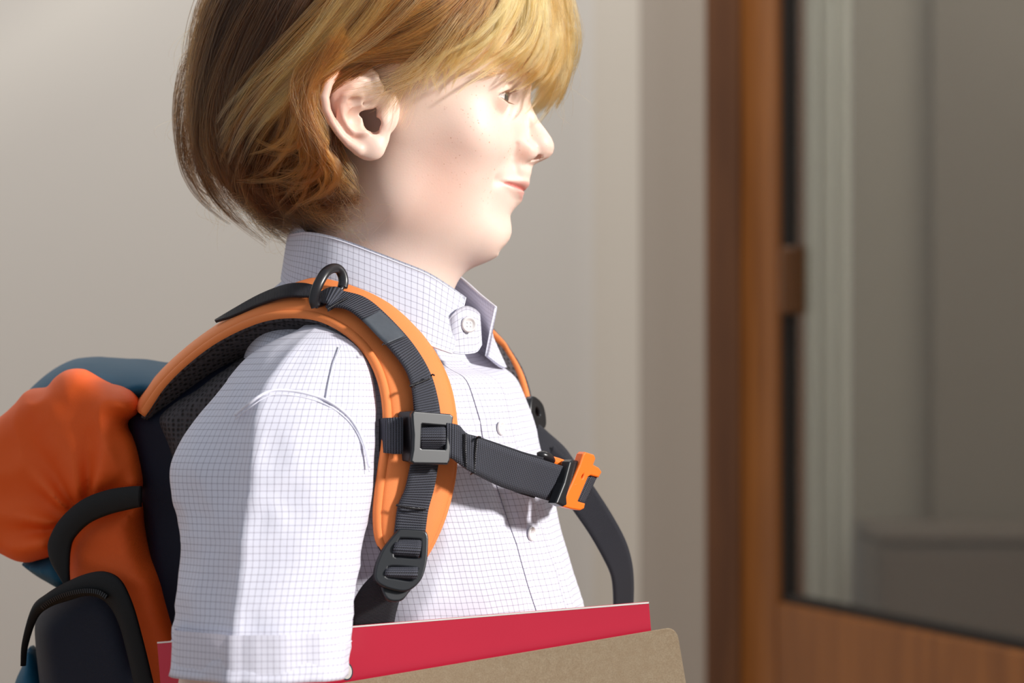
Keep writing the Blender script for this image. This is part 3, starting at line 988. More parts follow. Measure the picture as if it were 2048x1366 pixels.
def cut_region(V, F, lo, hi, inside):
    c = V[F].mean(1); m = ((c > np.array(lo)) & (c < np.array(hi))).all(1)
    return F[m] if inside else F[~m]
hR = ((-118, -198, -448), (18, -62, -340)); hL = ((-78, 62, -558), (78, 218, -415))
FB = cut_region(VB, FB, *hR, False); FB = cut_region(VB, FB, *hL, False)
FH = cut_region(VH, FH, (-118, -198, -448), (18, -62, -334), True)
FL = cut_region(VL, FL, (-78, 62, -558), (78, 218, -409), True)
n0, n1, n2 = len(V), len(V) + len(VB), len(V) + len(VB) + len(VH)
VA = np.vstack([V, VB, VH, VL]); FA = np.vstack([Fq, FB + n0, FH + n1, FL + n2])
body = mesh_obj('body', VA, FA, M['skin'], boy)
# tint layer: R lips, G flush of the cheeks, nose and ear rims, B freckles
x, y, z = VA.T
ya = np.abs(y)
t_ = np.clip(ya / 22.5, 0, 1.1)
zm = (683 - 384) / PXM + (384 - 369) / PXM * t_ ** 1.15
bd = np.clip(1 - t_ ** 2.2, 0, 1)
dz = z - zm
lip = np.where(dz > 0, sstep(0.6 + 4.9 * bd + .5, 0.6 + 4.9 * bd - 1.2, dz), sstep(0.6 + 6.6 * bd + .6, 0.6 + 6.6 * bd - 1.6, -dz))
lip = lip * (x > -14) * (ya < 23.5) * (np.arange(len(VA)) < n0) * sstep(23.5, 20.5, ya)
lip = lip * (0.45 + 0.35 * np.exp(-(dz / 1.4) ** 2))
def blob(px, py, yy, r):
    c = P(px, py, yy); return np.exp(-((VA * [1, 1, 1] - c) ** 2).sum(1) / r ** 2)
mir = VA.copy(); mir[:, 1] = -np.abs(mir[:, 1])
def mblob(px, py, yy, r):
    return np.exp(-((mir - P(px, py, yy)) ** 2).sum(1) / r ** 2)
flush = 0.40 * mblob(880, 380, -56, 24) + 0.25 * mblob(900, 290, -52, 20) + 0.30 * blob(1098, 300, 0, 8) + 0.55 * mblob(1048, 308, -15, 6)
flush += 0.7 * mblob(680, 160, -80, 12) + 0.75 * mblob(672, 230, -80, 11) + 0.6 * mblob(745, 250, -68, 9) + 0.4 * mblob(700, 290, -76, 8)
flush += 0.35 * mblob(1000, 215, -40, 6) + 0.3 * mblob(985, 190, -38, 5)
flush = np.clip(flush, 0, 1)
frk = np.clip(mblob(930, 290, -50, 34) + mblob(1000, 270, -35, 24) + 0.9 * mblob(1070, 275, -8, 13) + 0.4 * mblob(940, 380, -45, 20) + 0.5 * mblob(940, 160, -55, 20), 0, 1)
col = np.stack([lip, flush, frk, np.ones(len(VA))], 1).astype(np.float32)
ca = body.data.color_attributes.new('tint', 'FLOAT_COLOR', 'POINT')
ca.data.foreach_set('color', col.ravel())

# eyes
me_, te, be = nt('eye')
pos = objco(te)
gz = node(te, 'ShaderNodeVectorMath', operation='DOT_PRODUCT')
nrm_ = node(te, 'ShaderNodeVectorMath', operation='NORMALIZE'); te.links.new(pos, nrm_.inputs[0])
te.links.new(nrm_.outputs[0], gz.inputs[0])
GAZE = Vector((1, -0.10, -0.10)).normalized(); gz.inputs[1].default_value = GAZE
a = gz.outputs['Value']
scl = mixc(te, noise_of(te, 400, 3, pos), lin((216, 206, 202)), lin((232, 226, 224)))
iris = mixc(te, noise_of(te, 1600, 2, pos), lin((52, 48, 46)), lin((104, 96, 86)))
c_ = mixc(te, maprange(te, a, 0.868, 0.885), scl, lin((44, 40, 40)))
c_ = mixc(te, maprange(te, a, 0.885, 0.905), c_, iris)
c_ = mixc(te, maprange(te, a, 0.972, 0.980), c_, lin((6, 6, 8)))
te.links.new(c_, be.inputs['Base Color']); be.inputs['Roughness'].default_value = 0.04
be.inputs['Coat Weight'].default_value = 1.0; be.inputs['Coat Roughness'].default_value = 0.02
M['eye'] = me_
def eyeball(sy):
    import bmesh
    bm = bmesh.new(); bmesh.ops.create_uvsphere(bm, u_segments=48, v_segments=32, radius=EYE_R / 1000)
    for v in bm.verts:
        c = v.co.normalized().dot(GAZE)
        if c > 0.87: v.co *= 1 + 0.055 * min(1, (c - 0.87) / 0.10)
    for f in bm.faces: f.smooth = True
    me = bpy.data.meshes.new('eyeball'); bm.to_mesh(me); bm.free(); me.materials.append(M['eye'])
    o = bpy.data.objects.new('eyeball', me); COL.objects.link(o)
    c = EYE_C * [1, sy, 1]
    o.location = W(c); attach(o, boy)
eyeball(1); eyeball(-1)

# ------------------------------------------------------------------ hair
def curves_obj(name, strands, radii, mat, parent, shade=None):
    """strands: (n, k, 3) working space; radii (k,) mm"""
    n, k, _ = strands.shape
    h = bpy.data.hair_curves.new(name)
    h.add_curves([k] * n)
    h.attributes['position'].data.foreach_set('vector', W(strands).astype(np.float32).ravel())
    ra = h.attributes.get('radius') or h.attributes.new('radius', 'FLOAT', 'POINT')
    r = (np.tile(radii, n) / 1000).astype(np.float32)
    ra.data.foreach_set('value', r)
    sa = h.attributes.new('shade', 'FLOAT', 'CURVE')
    sa.data.foreach_set('value', (np.full(n, 0.5) if shade is None else shade).astype(np.float32))
    h.materials.append(mat)
    o = bpy.data.objects.new(name, h); COL.objects.link(o)
    attach(o, parent)
    return o

ENV = [P(*q)[[0, 2]] for q in [(560, -168), (660, -205), (780, -215), (900, -195), (1010, -140), (1080, -70), (1118, 0), (1133, 70), (1136, 130), (1120, 190), (1085, 235),
       (1085, 300), (1060, 360), (1040, 400), (1020, 460), (1000, 500), (930, 520), (860, 560), (760, 560), (660, 520), (600, 478), (545, 466), (500, 442), (450, 400), (410, 350), (386, 290), (374, 220), (376, 140), (386, 60), (406, -10), (450, -90)]]
ENV = resample(np.array(ENV), 90, True)
# tabulate the hair envelope half-width
gx = np.arange(-240, 60, 2.0); gz_ = np.arange(20, 300, 2.0)
GX, GZ = np.meshgrid(gx, gz_, indexing='ij')
dd = poly_dist(np.stack([GX.ravel(), GZ.ravel()], 1), ENV).reshape(GX.shape)
HW = 80 * np.sqrt(np.clip(1 - (1 - np.clip(dd / 84.0, 0, 1)) ** 2, 0, 1))
# narrower over the face
HW *= 1 - 0.22 * sstep(-75, 15, GX)
for _ in range(2):
    HW[1:-1, 1:-1] = (HW[1:-1, 1:-1] * 2 + HW[2:, 1:-1] + HW[:-2, 1:-1] + HW[1:-1, 2:] + HW[1:-1, :-2]) / 6
DX_, DZ_ = np.gradient(HW, 2.0)
def bil(T, x, z):
    fx = np.clip((x + 240) / 2.0, 0, len(gx) - 1.001); fz = np.clip((z - 20) / 2.0, 0, len(gz_) - 1.001)
    i = fx.astype(int); j = fz.astype(int); a = fx - i; b = fz - j
    return (T[i, j] * (1 - a) * (1 - b) + T[i + 1, j] * a * (1 - b) + T[i, j + 1] * (1 - a) * b + T[i + 1, j + 1] * a * b)
def env_point(px, py, off):
    """photo columns/rows on the near side of the hair envelope, pushed out by off (mm)"""
    y = np.full(px.shape, -60.0)
    for _ in range(3):
        k = (CAM_D + y) / CAM_D
        x = (px - 1024) / PXM * k; z = (683 - py) / PXM * k
        y = -bil(HW, x, z)
    gx_ = bil(DX_, x, z); gz2 = bil(DZ_, x, z)
    g = np.sqrt(gx_ ** 2 + gz2 ** 2); s = np.minimum(1, 2.5 / np.maximum(g, 1e-6))
    nx, nz, ny = -gx_ * s, -gz2 * s, -np.ones_like(gx_)
    l = np.sqrt(nx ** 2 + ny ** 2 + nz ** 2)
    return np.stack([x + nx / l * off, y + ny / l * off, z + nz / l * off], -1)

K = 18
def lock_group(guides, nlock, nstr, w0=5.0, w1=1.4, off=(0, 8), curl=1.0, jit=9, frizz=0.07, lenv=0.25, depth_tilt=0.0, swirl=0.0, shade=0.0):
    """guides: photo polylines (root to tip); random locks between them"""
    Gs = np.stack([resample(np.array(g, float), K) for g in guides])
    out = []; shd = []
    tt = np.linspace(0, 1, K)
    for _ in range(nlock):
        u = rng.random() * (len(Gs) - 1); i = min(int(u), len(Gs) - 2); a = u - i
        c = Gs[i] * (1 - a) + Gs[i + 1] * a
        c = c + rng.normal(0, jit, 2) + np.outer(tt, rng.normal(0, jit * 1.3, 2)) + np.outer(tt ** 4, rng.normal(0, 12 * curl, 2))
        T = np.gradient(c, axis=0); T /= np.linalg.norm(T, axis=1, keepdims=True) + 1e-9
        Nn = np.stack([-T[:, 1], T[:, 0]], 1)
        ph, fq, am = rng.random() * 6.28, rng.uniform(0.6, 1.6), rng.normal(0, 9 * curl)
        c = c + Nn * (am * np.sin(ph + tt * 6.28 * fq) * tt)[:, None]
        o0 = rng.uniform(*off)
        L = 1 - lenv * rng.random()
        cc = np.stack([np.interp(tt * L, tt, c[:, k]) for k in range(2)], 1)
        n = nstr
        r = np.sqrt(rng.random(n)); th = rng.random(n) * 6.28
        ux = (r * np.cos(th))[:, None]; uy = (r * np.sin(th))[:, None]
        wd = (w0 * (1 - tt) ** 0.8 + w1)[None] * (1 + 0.25 * np.sin(tt * 3.1)[None])
        tw = swirl * tt[None] * 3
        a1 = (ux * np.cos(tw) - uy * np.sin(tw)) * wd * PXM; a2 = (ux * np.sin(tw) + uy * np.cos(tw)) * wd
        fz = rng.random(n) < frizz
        namp = np.where(fz, 9.0, 1.3)[:, None]
        f1 = rng.uniform(0.5, 2.2, (n, 1)); p1 = rng.random((n, 1)) * 6.28
        wob = namp * np.sin(p1 + f1 * tt[None] * 6.28) * (tt[None] ** 0.8) * rng.normal(0, 1, (n, 1))
        lat = a1 + wob
        sl = 1 - 0.22 * rng.random((n, 1)) ** 2
        ti = tt[None] * sl
        bx = np.interp(ti, tt, cc[:, 0]); by = np.interp(ti, tt, cc[:, 1])
        nx = np.interp(ti, tt, Nn[:, 0]); ny = np.interp(ti, tt, Nn[:, 1])
        px = bx + nx * lat; py = by + ny * lat
        of = o0 + a2 * 0.6 + np.where(fz, rng.uniform(0, 4, n), 0)[:, None] * tt[None] + depth_tilt * tt[None]
        out.append(env_point(px, py, of)); shd.append(np.full(n, float(np.clip(rng.beta(0.8, 1.0) + shade, 0, 1))))
    return np.vstack(out), np.concatenate(shd)

light, mid, darkh = [], [], []
# back of the head, falling from the crown
G_back = [
 [(640, -190), (500, -110), (430, -10), (402, 90), (390, 190), (396, 290), (416, 345), (452, 388), (496, 420)],
 [(660, -190), (540, -90), (465, 20), (428, 130), (414, 230), (422, 315), (452, 372), (496, 412), (545, 440)],
 [(690, -190), (590, -70), (520, 50), (470, 160), (450, 250), (456, 325), (490, 385), (540, 425), (585, 448)],
 [(730, -190), (640, -60), (570, 60), (515, 170), (490, 260), (490, 340), (525, 395), (575, 430), (620, 450)],
]
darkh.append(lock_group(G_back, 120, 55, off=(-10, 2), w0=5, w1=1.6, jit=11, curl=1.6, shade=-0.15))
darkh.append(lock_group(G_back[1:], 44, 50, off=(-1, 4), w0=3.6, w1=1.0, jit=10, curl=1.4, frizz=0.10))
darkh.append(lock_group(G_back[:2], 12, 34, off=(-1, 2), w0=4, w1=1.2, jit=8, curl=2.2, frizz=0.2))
# long sweep from the top down and back
G_sweep = [
 [(770, -170), (700, -60), (630, 40), (560, 125), (500, 190), (455, 255), (430, 320)],
 [(850, -170), (780, -50), (700, 50), (620, 135), (550, 205), (500, 270), (470, 340)],
 [(920, -160), (850, -40), (765, 55), (680, 125), (605, 190), (560, 250), (530, 330)],
 [(985, -140), (915, -20), (835, 46), (745, 88), (665, 112), (612, 165), (585, 240), (565, 310)],
]
mid.append(lock_group(G_sweep, 110, 55, off=(-5, 6), w0=3.4, w1=0.9, jit=11, curl=1.7))
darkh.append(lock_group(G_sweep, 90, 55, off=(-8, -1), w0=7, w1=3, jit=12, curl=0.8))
light.append(lock_group(G_sweep[:3], 22, 50, off=(3, 8), w0=4, w1=1.2, jit=14, curl=1.2, frizz=0.12))
# tucked over the top of the ear
G_tuck = [
 [(1000, -130), (940, -20), (865, 60), (790, 88), (720, 102), (660, 116), (622, 155), (606, 220)],
 [(1020, -120), (965, -5), (895, 75), (825, 98), (760, 106), (698, 108), (640, 130), (612, 195)],
]
mid.append(lock_group(G_tuck, 26, 55, off=(-3, 3), w0=4.5, w1=2.2, jit=4, curl=0.5, lenv=0.1))
darkh.append(lock_group(G_tuck, 26, 55, off=(-5, 2), w0=5, w1=3.0, jit=5, curl=0.4))
# wisps over the temple in front of the ear
G_temple = [
 [(960, -60), (905, 20), (865, 75), (830, 120), (790, 155), (745, 175), (705, 180)],
 [(930, -40), (895, 40), (868, 95), (840, 140), (815, 185), (800, 240), (790, 290)],
]
light.append(lock_group(G_temple, 15, 26, off=(-9, -5), w0=5, w1=3.2, jit=7, curl=1.0, lenv=0.5, frizz=0.2))
light.append(lock_group([[(905, 40), (870, 90), (830, 135), (785, 165), (740, 184), (700, 196), (672, 200)], [(900, 60), (862, 110), (825, 150), (780, 172), (735, 178), (700, 180), (668, 176)]], 7, 12, off=(5, 9), w0=4, w1=3.5, jit=6, curl=1.2, lenv=0.4, frizz=0.3))
# curls behind the ear
G_curl = [
 [(690, 60), (630, 130), (600, 190), (580, 240), (550, 275), (515, 290), (480, 300)],
 [(680, 90), (625, 150), (604, 210), (606, 265), (592, 300), (560, 325), (515, 330)],
 [(670, 100), (618, 165), (612, 230), (632, 285), (645, 322), (620, 345), (575, 350), (540, 345)],
 [(660, 110), (618, 185), (620, 245), (650, 300), (678, 332), (665, 355), (620, 372), (570, 380)],
]
mid.append(lock_group(G_curl, 84, 48, off=(0, 9), w0=3.0, w1=0.8, jit=11, curl=2.6, frizz=0.13, swirl=0.9, shade=0.12))
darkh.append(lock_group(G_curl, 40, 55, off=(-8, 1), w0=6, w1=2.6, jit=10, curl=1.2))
# nape
G_nape = [
 [(560, 180), (505, 280), (478, 345), (488, 395), (520, 432), (562, 455), (605, 466)],
 [(600, 200), (560, 290), (540, 350), (550, 400), (580, 440), (625, 462), (660, 470)],
 [(620, 230), (590, 310), (580, 360), (600, 400), (640, 425), (680, 435), (705, 430)],
 [(640, 260), (640, 320), (640, 360), (655, 390), (680, 400), (700, 398)],
]
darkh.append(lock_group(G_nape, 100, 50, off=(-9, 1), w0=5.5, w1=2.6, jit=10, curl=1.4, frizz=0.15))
mid.append(lock_group(G_nape, 16, 22, off=(-4, 3), w0=3.5, w1=2.6, jit=9, curl=2.0, frizz=0.6, lenv=0.4))
mid.append(lock_group([[(655, 250), (660, 300), (672, 340), (690, 372), (700, 400), (690, 430)], [(640, 280), (655, 330), (680, 365), (700, 385), (712, 402), (706, 430)]], 8, 26, off=(-6, 1), w0=3, w1=1.8, jit=6, curl=1.5, frizz=0.3))
# fringe
G_fringe = [
 [(920, -190), (925, -80), (905, 10), (872, 70), (855, 110), (862, 150), (872, 168)],
 [(960, -190), (985, -70), (975, 10), (938, 65), (900, 105), (880, 135), (872, 165)],
 [(985, -180), (1025, -70), (1022, 10), (990, 70), (945, 108), (905, 130), (880, 150)],
 [(1000, -170), (1055, -60), (1062, 20), (1040, 80), (998, 118), (955, 138), (925, 145)],
 [(1010, -170), (1080, -50), (1098, 30), (1096, 85), (1082, 125), (1058, 158), (1032, 176)],
 [(1020, -170), (1098, -50), (1122, 30), (1126, 90), (1108, 145), (1080, 185), (1060, 205)],
 [(1030, -170), (1098, -60), (1122, 20), (1128, 85), (1124, 140), (1106, 185), (1080, 222)],
]
light.append(lock_group(G_fringe[:3], 66, 56, off=(-8, 4), w0=3.3, w1=0.6, jit=9, curl=1.2, lenv=0.12, frizz=0.08))
light.append(lock_group(G_fringe[2:5], 46, 50, off=(-8, 3), w0=3.3, w1=0.6, jit=8, curl=1.0, lenv=0.25, frizz=0.08))
light.append(lock_group(G_fringe[4:], 62, 52, off=(-8, 1), w0=3.3, w1=0.7, jit=7, curl=0.9, lenv=0.18, frizz=0.06))
G_top = [
 [(700, -200), (640, -150), (560, -80), (500, 0)],
 [(760, -205), (740, -140), (690, -60), (640, 20)],
 [(800, -205), (830, -130), (830, -50), (800, 30)],
 [(830, -205), (920, -150), (970, -80), (985, 0)],
 [(850, -200), (980, -150), (1070, -80), (1110, 0)],
]
light.append(lock_group(G_top, 110, 55, off=(-3, 3), w0=8, w1=3, jit=14, curl=0.8))
# far side of the fringe hangs a little lower
QS = np.vstack([a for a, _ in mid]); QSH = np.concatenate([b for _, b in mid])
LS = np.vstack([a for a, _ in light]); DS = np.vstack([a for a, _ in darkh])
LSH = np.concatenate([b for _, b in light]); DSH = np.concatenate([b for _, b in darkh])
rad = 0.085 * (1 - 0.75 * np.linspace(0, 1, K) ** 3)
# undercoat: the dense mass of hair against the scalp
CAPP = np.array([P(*q)[[0, 2]] for q in [(585, 436), (530, 428), (475, 395), (422, 345), (398, 280), (390, 190), (398, 100), (420, 0), (470, -90), (560, -150), (680, -190), (780, -200), (890, -180), (990, -130), (1055, -65), (1080, -10),
     (1068, 20), (1030, 48), (975, 66), (920, 82), (870, 104), (820, 122), (765, 128), (715, 128), (655, 145), (634, 200), (636, 250), (655, 300), (680, 350), (686, 395), (672, 425), (640, 442)]])
def cap_sdf(p):
    sh = p.shape[:-1]; q = p.reshape(-1, 3)
    hw = bil(HW, q[:, 0], q[:, 2]) - 8.0
    e = poly_dist(q[:, [0, 2]], CAPP)
    return smax(np.abs(q[:, 1]) - hw, -e, 8.0).reshape(sh) * 0.7
Vc, Fc = surface_nets(cap_sdf, (-215, -90, 60), (40, 90, 285), 2.6, lip=1.6)
hair = mesh_obj('hair', Vc, Fc, M['scalp_hair'], boy)
o1 = curves_obj('strands', LS, rad, M['hair'], hair, LSH)
o3 = curves_obj('strands', QS, rad, M['hair_mid'], hair, QSH)
curves_obj('strands', (QS * np.array([1, -1, 1]))[::2], rad * 1.25, M['hair_mid'], hair, QSH[::2])
o2 = curves_obj('strands', DS, rad, M['hair_dark'], hair, DSH)
MS = LS * np.array([1, -1, 1]); MD = DS * np.array([1, -1, 1])
MS[..., 2] += 1.5 * np.sin(MS[..., 0] * 0.2); 
curves_obj('strands', MS[::2], rad * 1.25, M['hair'], hair, LSH[::2])
curves_obj('strands', MD[::2], rad * 1.25, M['hair_dark'], hair, DSH[::2])
# far half of the fringe, in front of the forehead and reaching below the brow
def fringe_far():
    out = []
    tt = np.linspace(0, 1, K)
    for _ in range(46):
        a = rng.random()
        y0 = rng.uniform(-6, 34)
        g = np.array([(1010, -170), (1084, -60), (1112, 20), (1124, 90), (1120, 150), (1102, 195), (1072, 236)], float)
        g[:, 0] -= 0.012 * y0 ** 2 + rng.uniform(0, 16); g = resample(g, K)
        g += rng.normal(0, 5, 2) + np.outer(tt, rng.normal(0, 7, 2))
        L = rng.uniform(0.78, 1.0)
        n = 50
        r = np.sqrt(rng.random(n)); th = rng.random(n) * 6.28
        wd = (5.0 * (1 - tt) + 1.6)[None]
        dx = (r * np.cos(th))[:, None] * wd; dy = (r * np.sin(th))[:, None] * wd * 1.5
        ti = tt[None] * (L * (1 - 0.15 * rng.random((n, 1)) ** 2))
        px = np.interp(ti, tt, g[:, 0]); py = np.interp(ti, tt, g[:, 1])
        y = y0 + dy + 8 * tt[None] * a
        k = (CAM_D + y) / CAM_D
        out.append(np.stack([(px - 1024) / PXM * k + dx, y, (683 - py) / PXM * k + dx * 0.2], -1))
    return np.vstack(out)
curves_obj('fringe', fringe_far(), rad, M['hair'], hair)
# loose hairs
fly = []
tt = np.linspace(0, 1, K)
for (x0, y0_, x1, y1_, n, sp) in ((385, 20, 366, 260, 60, 14), (372, 250, 440, 420, 60, 16), (450, 400, 560, 470, 60, 16), (600, 420, 700, 450, 40, 22), (1120, 40, 1125, 200, 22, 10), (640, 300, 700, 420, 34, 22)):
    for _ in range(n):
        a = rng.random(); s = np.array([x0 + (x1 - x0) * a, y0_ + (y1_ - y0_) * a]) + rng.normal(0, 6, 2)
        d = np.array([x1 - x0, y1_ - y0_], float); d /= np.linalg.norm(d); nn = np.array([d[1], -d[0]])
        if x0 < 600: nn = -nn if nn[0] > 0 else nn
        L = rng.uniform(30, 95); b1, b2 = rng.normal(0, sp), rng.normal(0, sp)
        pth = s + np.outer(tt * L, d) + np.outer(np.sin(tt * 3.14 * rng.uniform(.5, 1.2)) * b1 * 1.2 + tt ** 2 * b2, nn)
        fly.append(env_point(pth[:, 0][None], pth[:, 1][None], (np.full(K, 1.0) + tt * rng.uniform(-2, 3))[None])[0])
curves_obj('loose_hairs', np.array(fly), rad * 0.75, M['hair'], hair)

# eyebrow and lashes
def lashes(sy):
    out = []
    for i in range(46):
        az_ = -0.95 + 1.55 * i / 45
        c = (az_ + 0.12) / 1.02; el_ = -0.02 + 0.30 * max(0, 1 - c * c)
        r0 = EYE_R + 0.6
        b = EYE_C + r0 * np.array([math.cos(az_) * math.sqrt(1 - el_ ** 2), math.sin(az_) * math.sqrt(1 - el_ ** 2), el_])
        d = np.array([math.cos(az_), math.sin(az_), 0.0])
        L = rng.uniform(5.5, 8.0) * (0.75 + 0.25 * (1 - c * c))
        sk = rng.normal(0, 0.08)
        p_ = b + np.outer(tt * L, d) + np.outer((-0.25 * tt + 0.42 * tt ** 2 + sk * tt) * L, [0, 0, 1])
        out.append(p_)
        if i % 2 == 0:
            el_ = 0.02 - 0.33 * max(0, 1 - c * c)
            b = EYE_C + r0 * np.array([math.cos(az_) * math.sqrt(1 - el_ ** 2), math.sin(az_) * math.sqrt(1 - el_ ** 2), el_])
            out.append(b + np.outer(tt * L * 0.55, d) + np.outer((-0.35 * tt + 0.12 * tt ** 2) * L * 0.6, [0, 0, 1]))
    return np.array(out) * [1, sy, 1]
curves_obj('eyelashes', np.vstack([lashes(1), lashes(-1)]), 0.13 * (1 - 0.8 * tt), M['lash'], boy)
def brow(sy):
    out = []
    for i in range(300):
        u = rng.random(); px = 1046 - 92 * u; py = 150 - 10 * math.sin(u * 3.1) + 6 * u + rng.normal(0, 3.2)
        yy = -16 - 34 * u ** 0.9
        b = P(px, py, yy)
        # drop onto the skin along the direction away from the head's middle
        ctr = np.array([-60.0, 0, b[2]]); d = (b - ctr); d /= np.linalg.norm(d)
        rr = np.arange(40, 120, 0.5)
        pts = (ctr + rr[:, None] * d).astype(np.float32)
        f = head_full(pts); k_ = np.argmax(f > 0); b = pts[k_]
        dirn = np.array([-0.5, -0.55, 0.28 - 0.5 * u]) + rng.normal(0, 0.15, 3); dirn /= np.linalg.norm(dirn)
        L = rng.uniform(4, 7)
        out.append(b + np.outer(tt * L, dirn) + np.outer(0.6 * np.sin(tt * 3.14), d))
    return np.array(out) * [1, sy, 1]
bw_ = brow(1)
curves_obj('eyebrow', bw_, 0.07 * (1 - 0.8 * tt), M['hair_brow'], boy)
curves_obj('eyebrow', bw_ * [1, -1, 1], 0.07 * (1 - 0.8 * tt), M['hair_brow'], boy)
# ------------------------------------------------------------------ shirt
# levels: photo row, centre column, half width across the shoulders, half depth
LV = [(560, 744, 46, 46), (590, 744, 50, 49), (612, 744, 60, 53), (635, 744, 76, 57), (660, 750, 84, 60), (690, 756, 95, 65), (730, 760, 104, 71), (790, 764, 111, 78),
      (870, 768, 113, 84), (1000, 798, 107, 88), (1110, 818, 106, 92), (1210, 838, 108, 95), (1366, 858, 112, 99), (1560, 868, 118, 104), (1750, 868, 122, 106)]
LZ = np.array([(683 - l[0]) / PXM for l in LV]); LC = np.array([(l[1] - 1024) / PXM for l in LV]); LA = np.array([l[2] for l in LV], float); LB = np.array([l[3] for l in LV], float)
_o = np.argsort(LZ)
def smooth_interp(z, zs, vs):
    # Catmull-Rom in z
    zs = zs[_o]; vs = vs[_o]
    i = np.clip(np.searchsorted(zs, z) - 1, 0, len(zs) - 2)
    t = np.clip((z - zs[i]) / (zs[i + 1] - zs[i]), 0, 1)
    m = np.gradient(vs, zs)
    h = zs[i + 1] - zs[i]
    return (2 * t ** 3 - 3 * t ** 2 + 1) * vs[i] + (t ** 3 - 2 * t ** 2 + t) * h * m[i] + (-2 * t ** 3 + 3 * t ** 2) * vs[i + 1] + (t ** 3 - t ** 2) * h * m[i + 1]
def fold(s, z):
    w = sstep(20, -60, z)
    f = 1.6 * np.sin(s * 5 + z * 0.018 + 1.0) * w
    f = f + 1.3 * np.sin(s * 11 + z * 0.035 + 2.0 * np.sin(z * 0.03)) * w
    f = f + 0.9 * np.sin(z * 0.13 + s * 9) * np.exp(-((s - 1.1) / 0.7) ** 2) * w
    f = f * 0.6 + w * (1.6 * ridged(s * 1.9 + z * 0.008 + 5, z * 0.016 + s * 1.2) + 0.5 * vnoise(s * 6, z * 0.06))
    f = f + 2.2 * np.exp(-((s - 0.42 - 0.0010 * z) / 0.07) ** 2) * sstep(-15, -50, z)
    f = f - 2.0 * np.exp(-((s - 0.30 - 0.0014 * z) / 0.06) ** 2) * sstep(-15, -50, z)
    f = f + 2.4 * np.exp(-((s + 0.30 + 0.0006 * z) / 0.08) ** 2) * sstep(-5, -60, z)
    return f
def torso(s, z, off=0.0):
    """s = angle round the body, 0 at the buttons, +pi/2 at the near shoulder; z in mm"""
    s = np.asarray(s, float); z = np.asarray(z, float) + 0 * s
    a = smooth_interp(z, LZ, LA); b = smooth_interp(z, LZ, LB); cx = smooth_interp(z, LZ, LC)
    f = fold(s, z) + off
    cs, sn = np.cos(s), np.sin(s)
    lat = (a + f) * np.sign(sn) * np.abs(sn) ** 0.92; fwd = (b + f) * np.sign(cs) * np.abs(cs) ** 0.92
    zz = z - sstep(-30, 25, z) * (0.42 * fwd + 4.0)
    p = np.stack([cx, 0 * z, zz], -1)
    return p + RT * lat[..., None] + FW * fwd[..., None]
nz_, ns_ = 150, 180
zs = np.linspace(LZ[-1], LZ[0], nz_); ss = np.linspace(-math.pi, math.pi, ns_ + 1)
Sg, Zg = np.meshgrid(ss, zs)
TV = torso(Sg, Zg)
uvu = Sg * 98.0; uvv = np.cumsum(np.r_[np.zeros((1, ns_ + 1)), np.linalg.norm(np.diff(TV, axis=0), axis=2)], axis=0)
shirt = mesh_obj('shirt', TV.reshape(-1, 3), grid_faces(nz_, ns_ + 1, False), M['check'], boy, uv=np.stack([uvu.ravel(), uvv.ravel()], 1))
tag(shirt, 'short-sleeved white shirt with a fine grey check')

# placket with its stitched edge
def placket(s0, s1, z0, z1, off, n=70, m=8):
    zz = np.linspace(z0, z1, n); k = np.linspace(0, 1, m + 1)
    Sg = s0 + (s1 - s0) * k[None] + 0 * zz[:, None]; Zg = zz[:, None] + 0 * k[None]
    bow = np.sin(k * math.pi) ** 0.3
    A = torso(Sg, Zg, off * (0.35 + 0.65 * bow)[None] + 0 * Zg); B = torso(Sg, Zg, -0.6)
    V = np.vstack([A.reshape(-1, 3), B.reshape(-1, 3)])
    F = [tuple(f) for f in grid_faces(n, m + 1, False)]
    N = n * (m + 1)
    for i in range(n - 1):
        for j in (0, m):
            a, b = i * (m + 1) + j, (i + 1) * (m + 1) + j
            F.append((a, b, b + N, a + N))
    for i in (0, n - 1):
        for j in range(m):
            a, b = i * (m + 1) + j, i * (m + 1) + j + 1
            F.append((a, b, b + N, a + N))
    uv = np.stack([(Sg * 98).ravel(), Zg.ravel()], 1)
    return V, F, np.vstack([uv, uv])
V_, F_, uv_ = placket(-0.11, 0.17, LZ[-1] + 2, (683 - 640) / PXM, 1.8)
mesh_obj('placket', V_, F_, M['check'], shirt, uv=uv_)

def button(p, nrm, r=4.9, name='button'):
    import bmesh
    prof = [(0, 1.3), (r * 0.30, 1.25), (r * 0.62, 1.2), (r * 0.72, 1.75), (r * 0.88, 1.8), (r, 1.2), (r, 0.4), (r * 0.8, 0.0), (0, 0)]
    V = []; k = 28
    for (a, h) in prof:
        for j in range(k): V.append((a * math.cos(j / k * 6.2832), a * math.sin(j / k * 6.2832), h))
    F = [tuple(x) for x in grid_faces(len(prof), k)]
    q = Vector(nrm).to_track_quat('Z', 'Y')
    V = [np.array(q @ Vector(v)) + p for v in V]
    b = mesh_obj(name, V, F, M['button'], shirt)
    for (dx, dy) in ((1, 1), (-1, 1), (1, -1), (-1, -1)):
        c = np.array(q @ Vector((dx * 1.1, dy * 1.1, 1.35))) + p
        hv = []; hk = 8
        for (a, h) in ((0.0, 0.05), (0.45, 0.05), (0.5, -0.1)):
            for j in range(hk): hv.append(np.array(q @ Vector((a * math.cos(j / hk * 6.2832), a * math.sin(j / hk * 6.2832), h))) + c)
        mesh_obj('thread_hole', hv, [tuple(x) for x in grid_faces(3, hk)], M['cotton'], b)
    return b
for py in (852, 1057, 1262, 1470):
    z = (683 - py) / PXM
    p0 = torso(np.array(0.03), np.array(z), 1.9); pn = torso(np.array(0.03), np.array(z), 3.0) - p0
    button(p0, FW, 4.4)

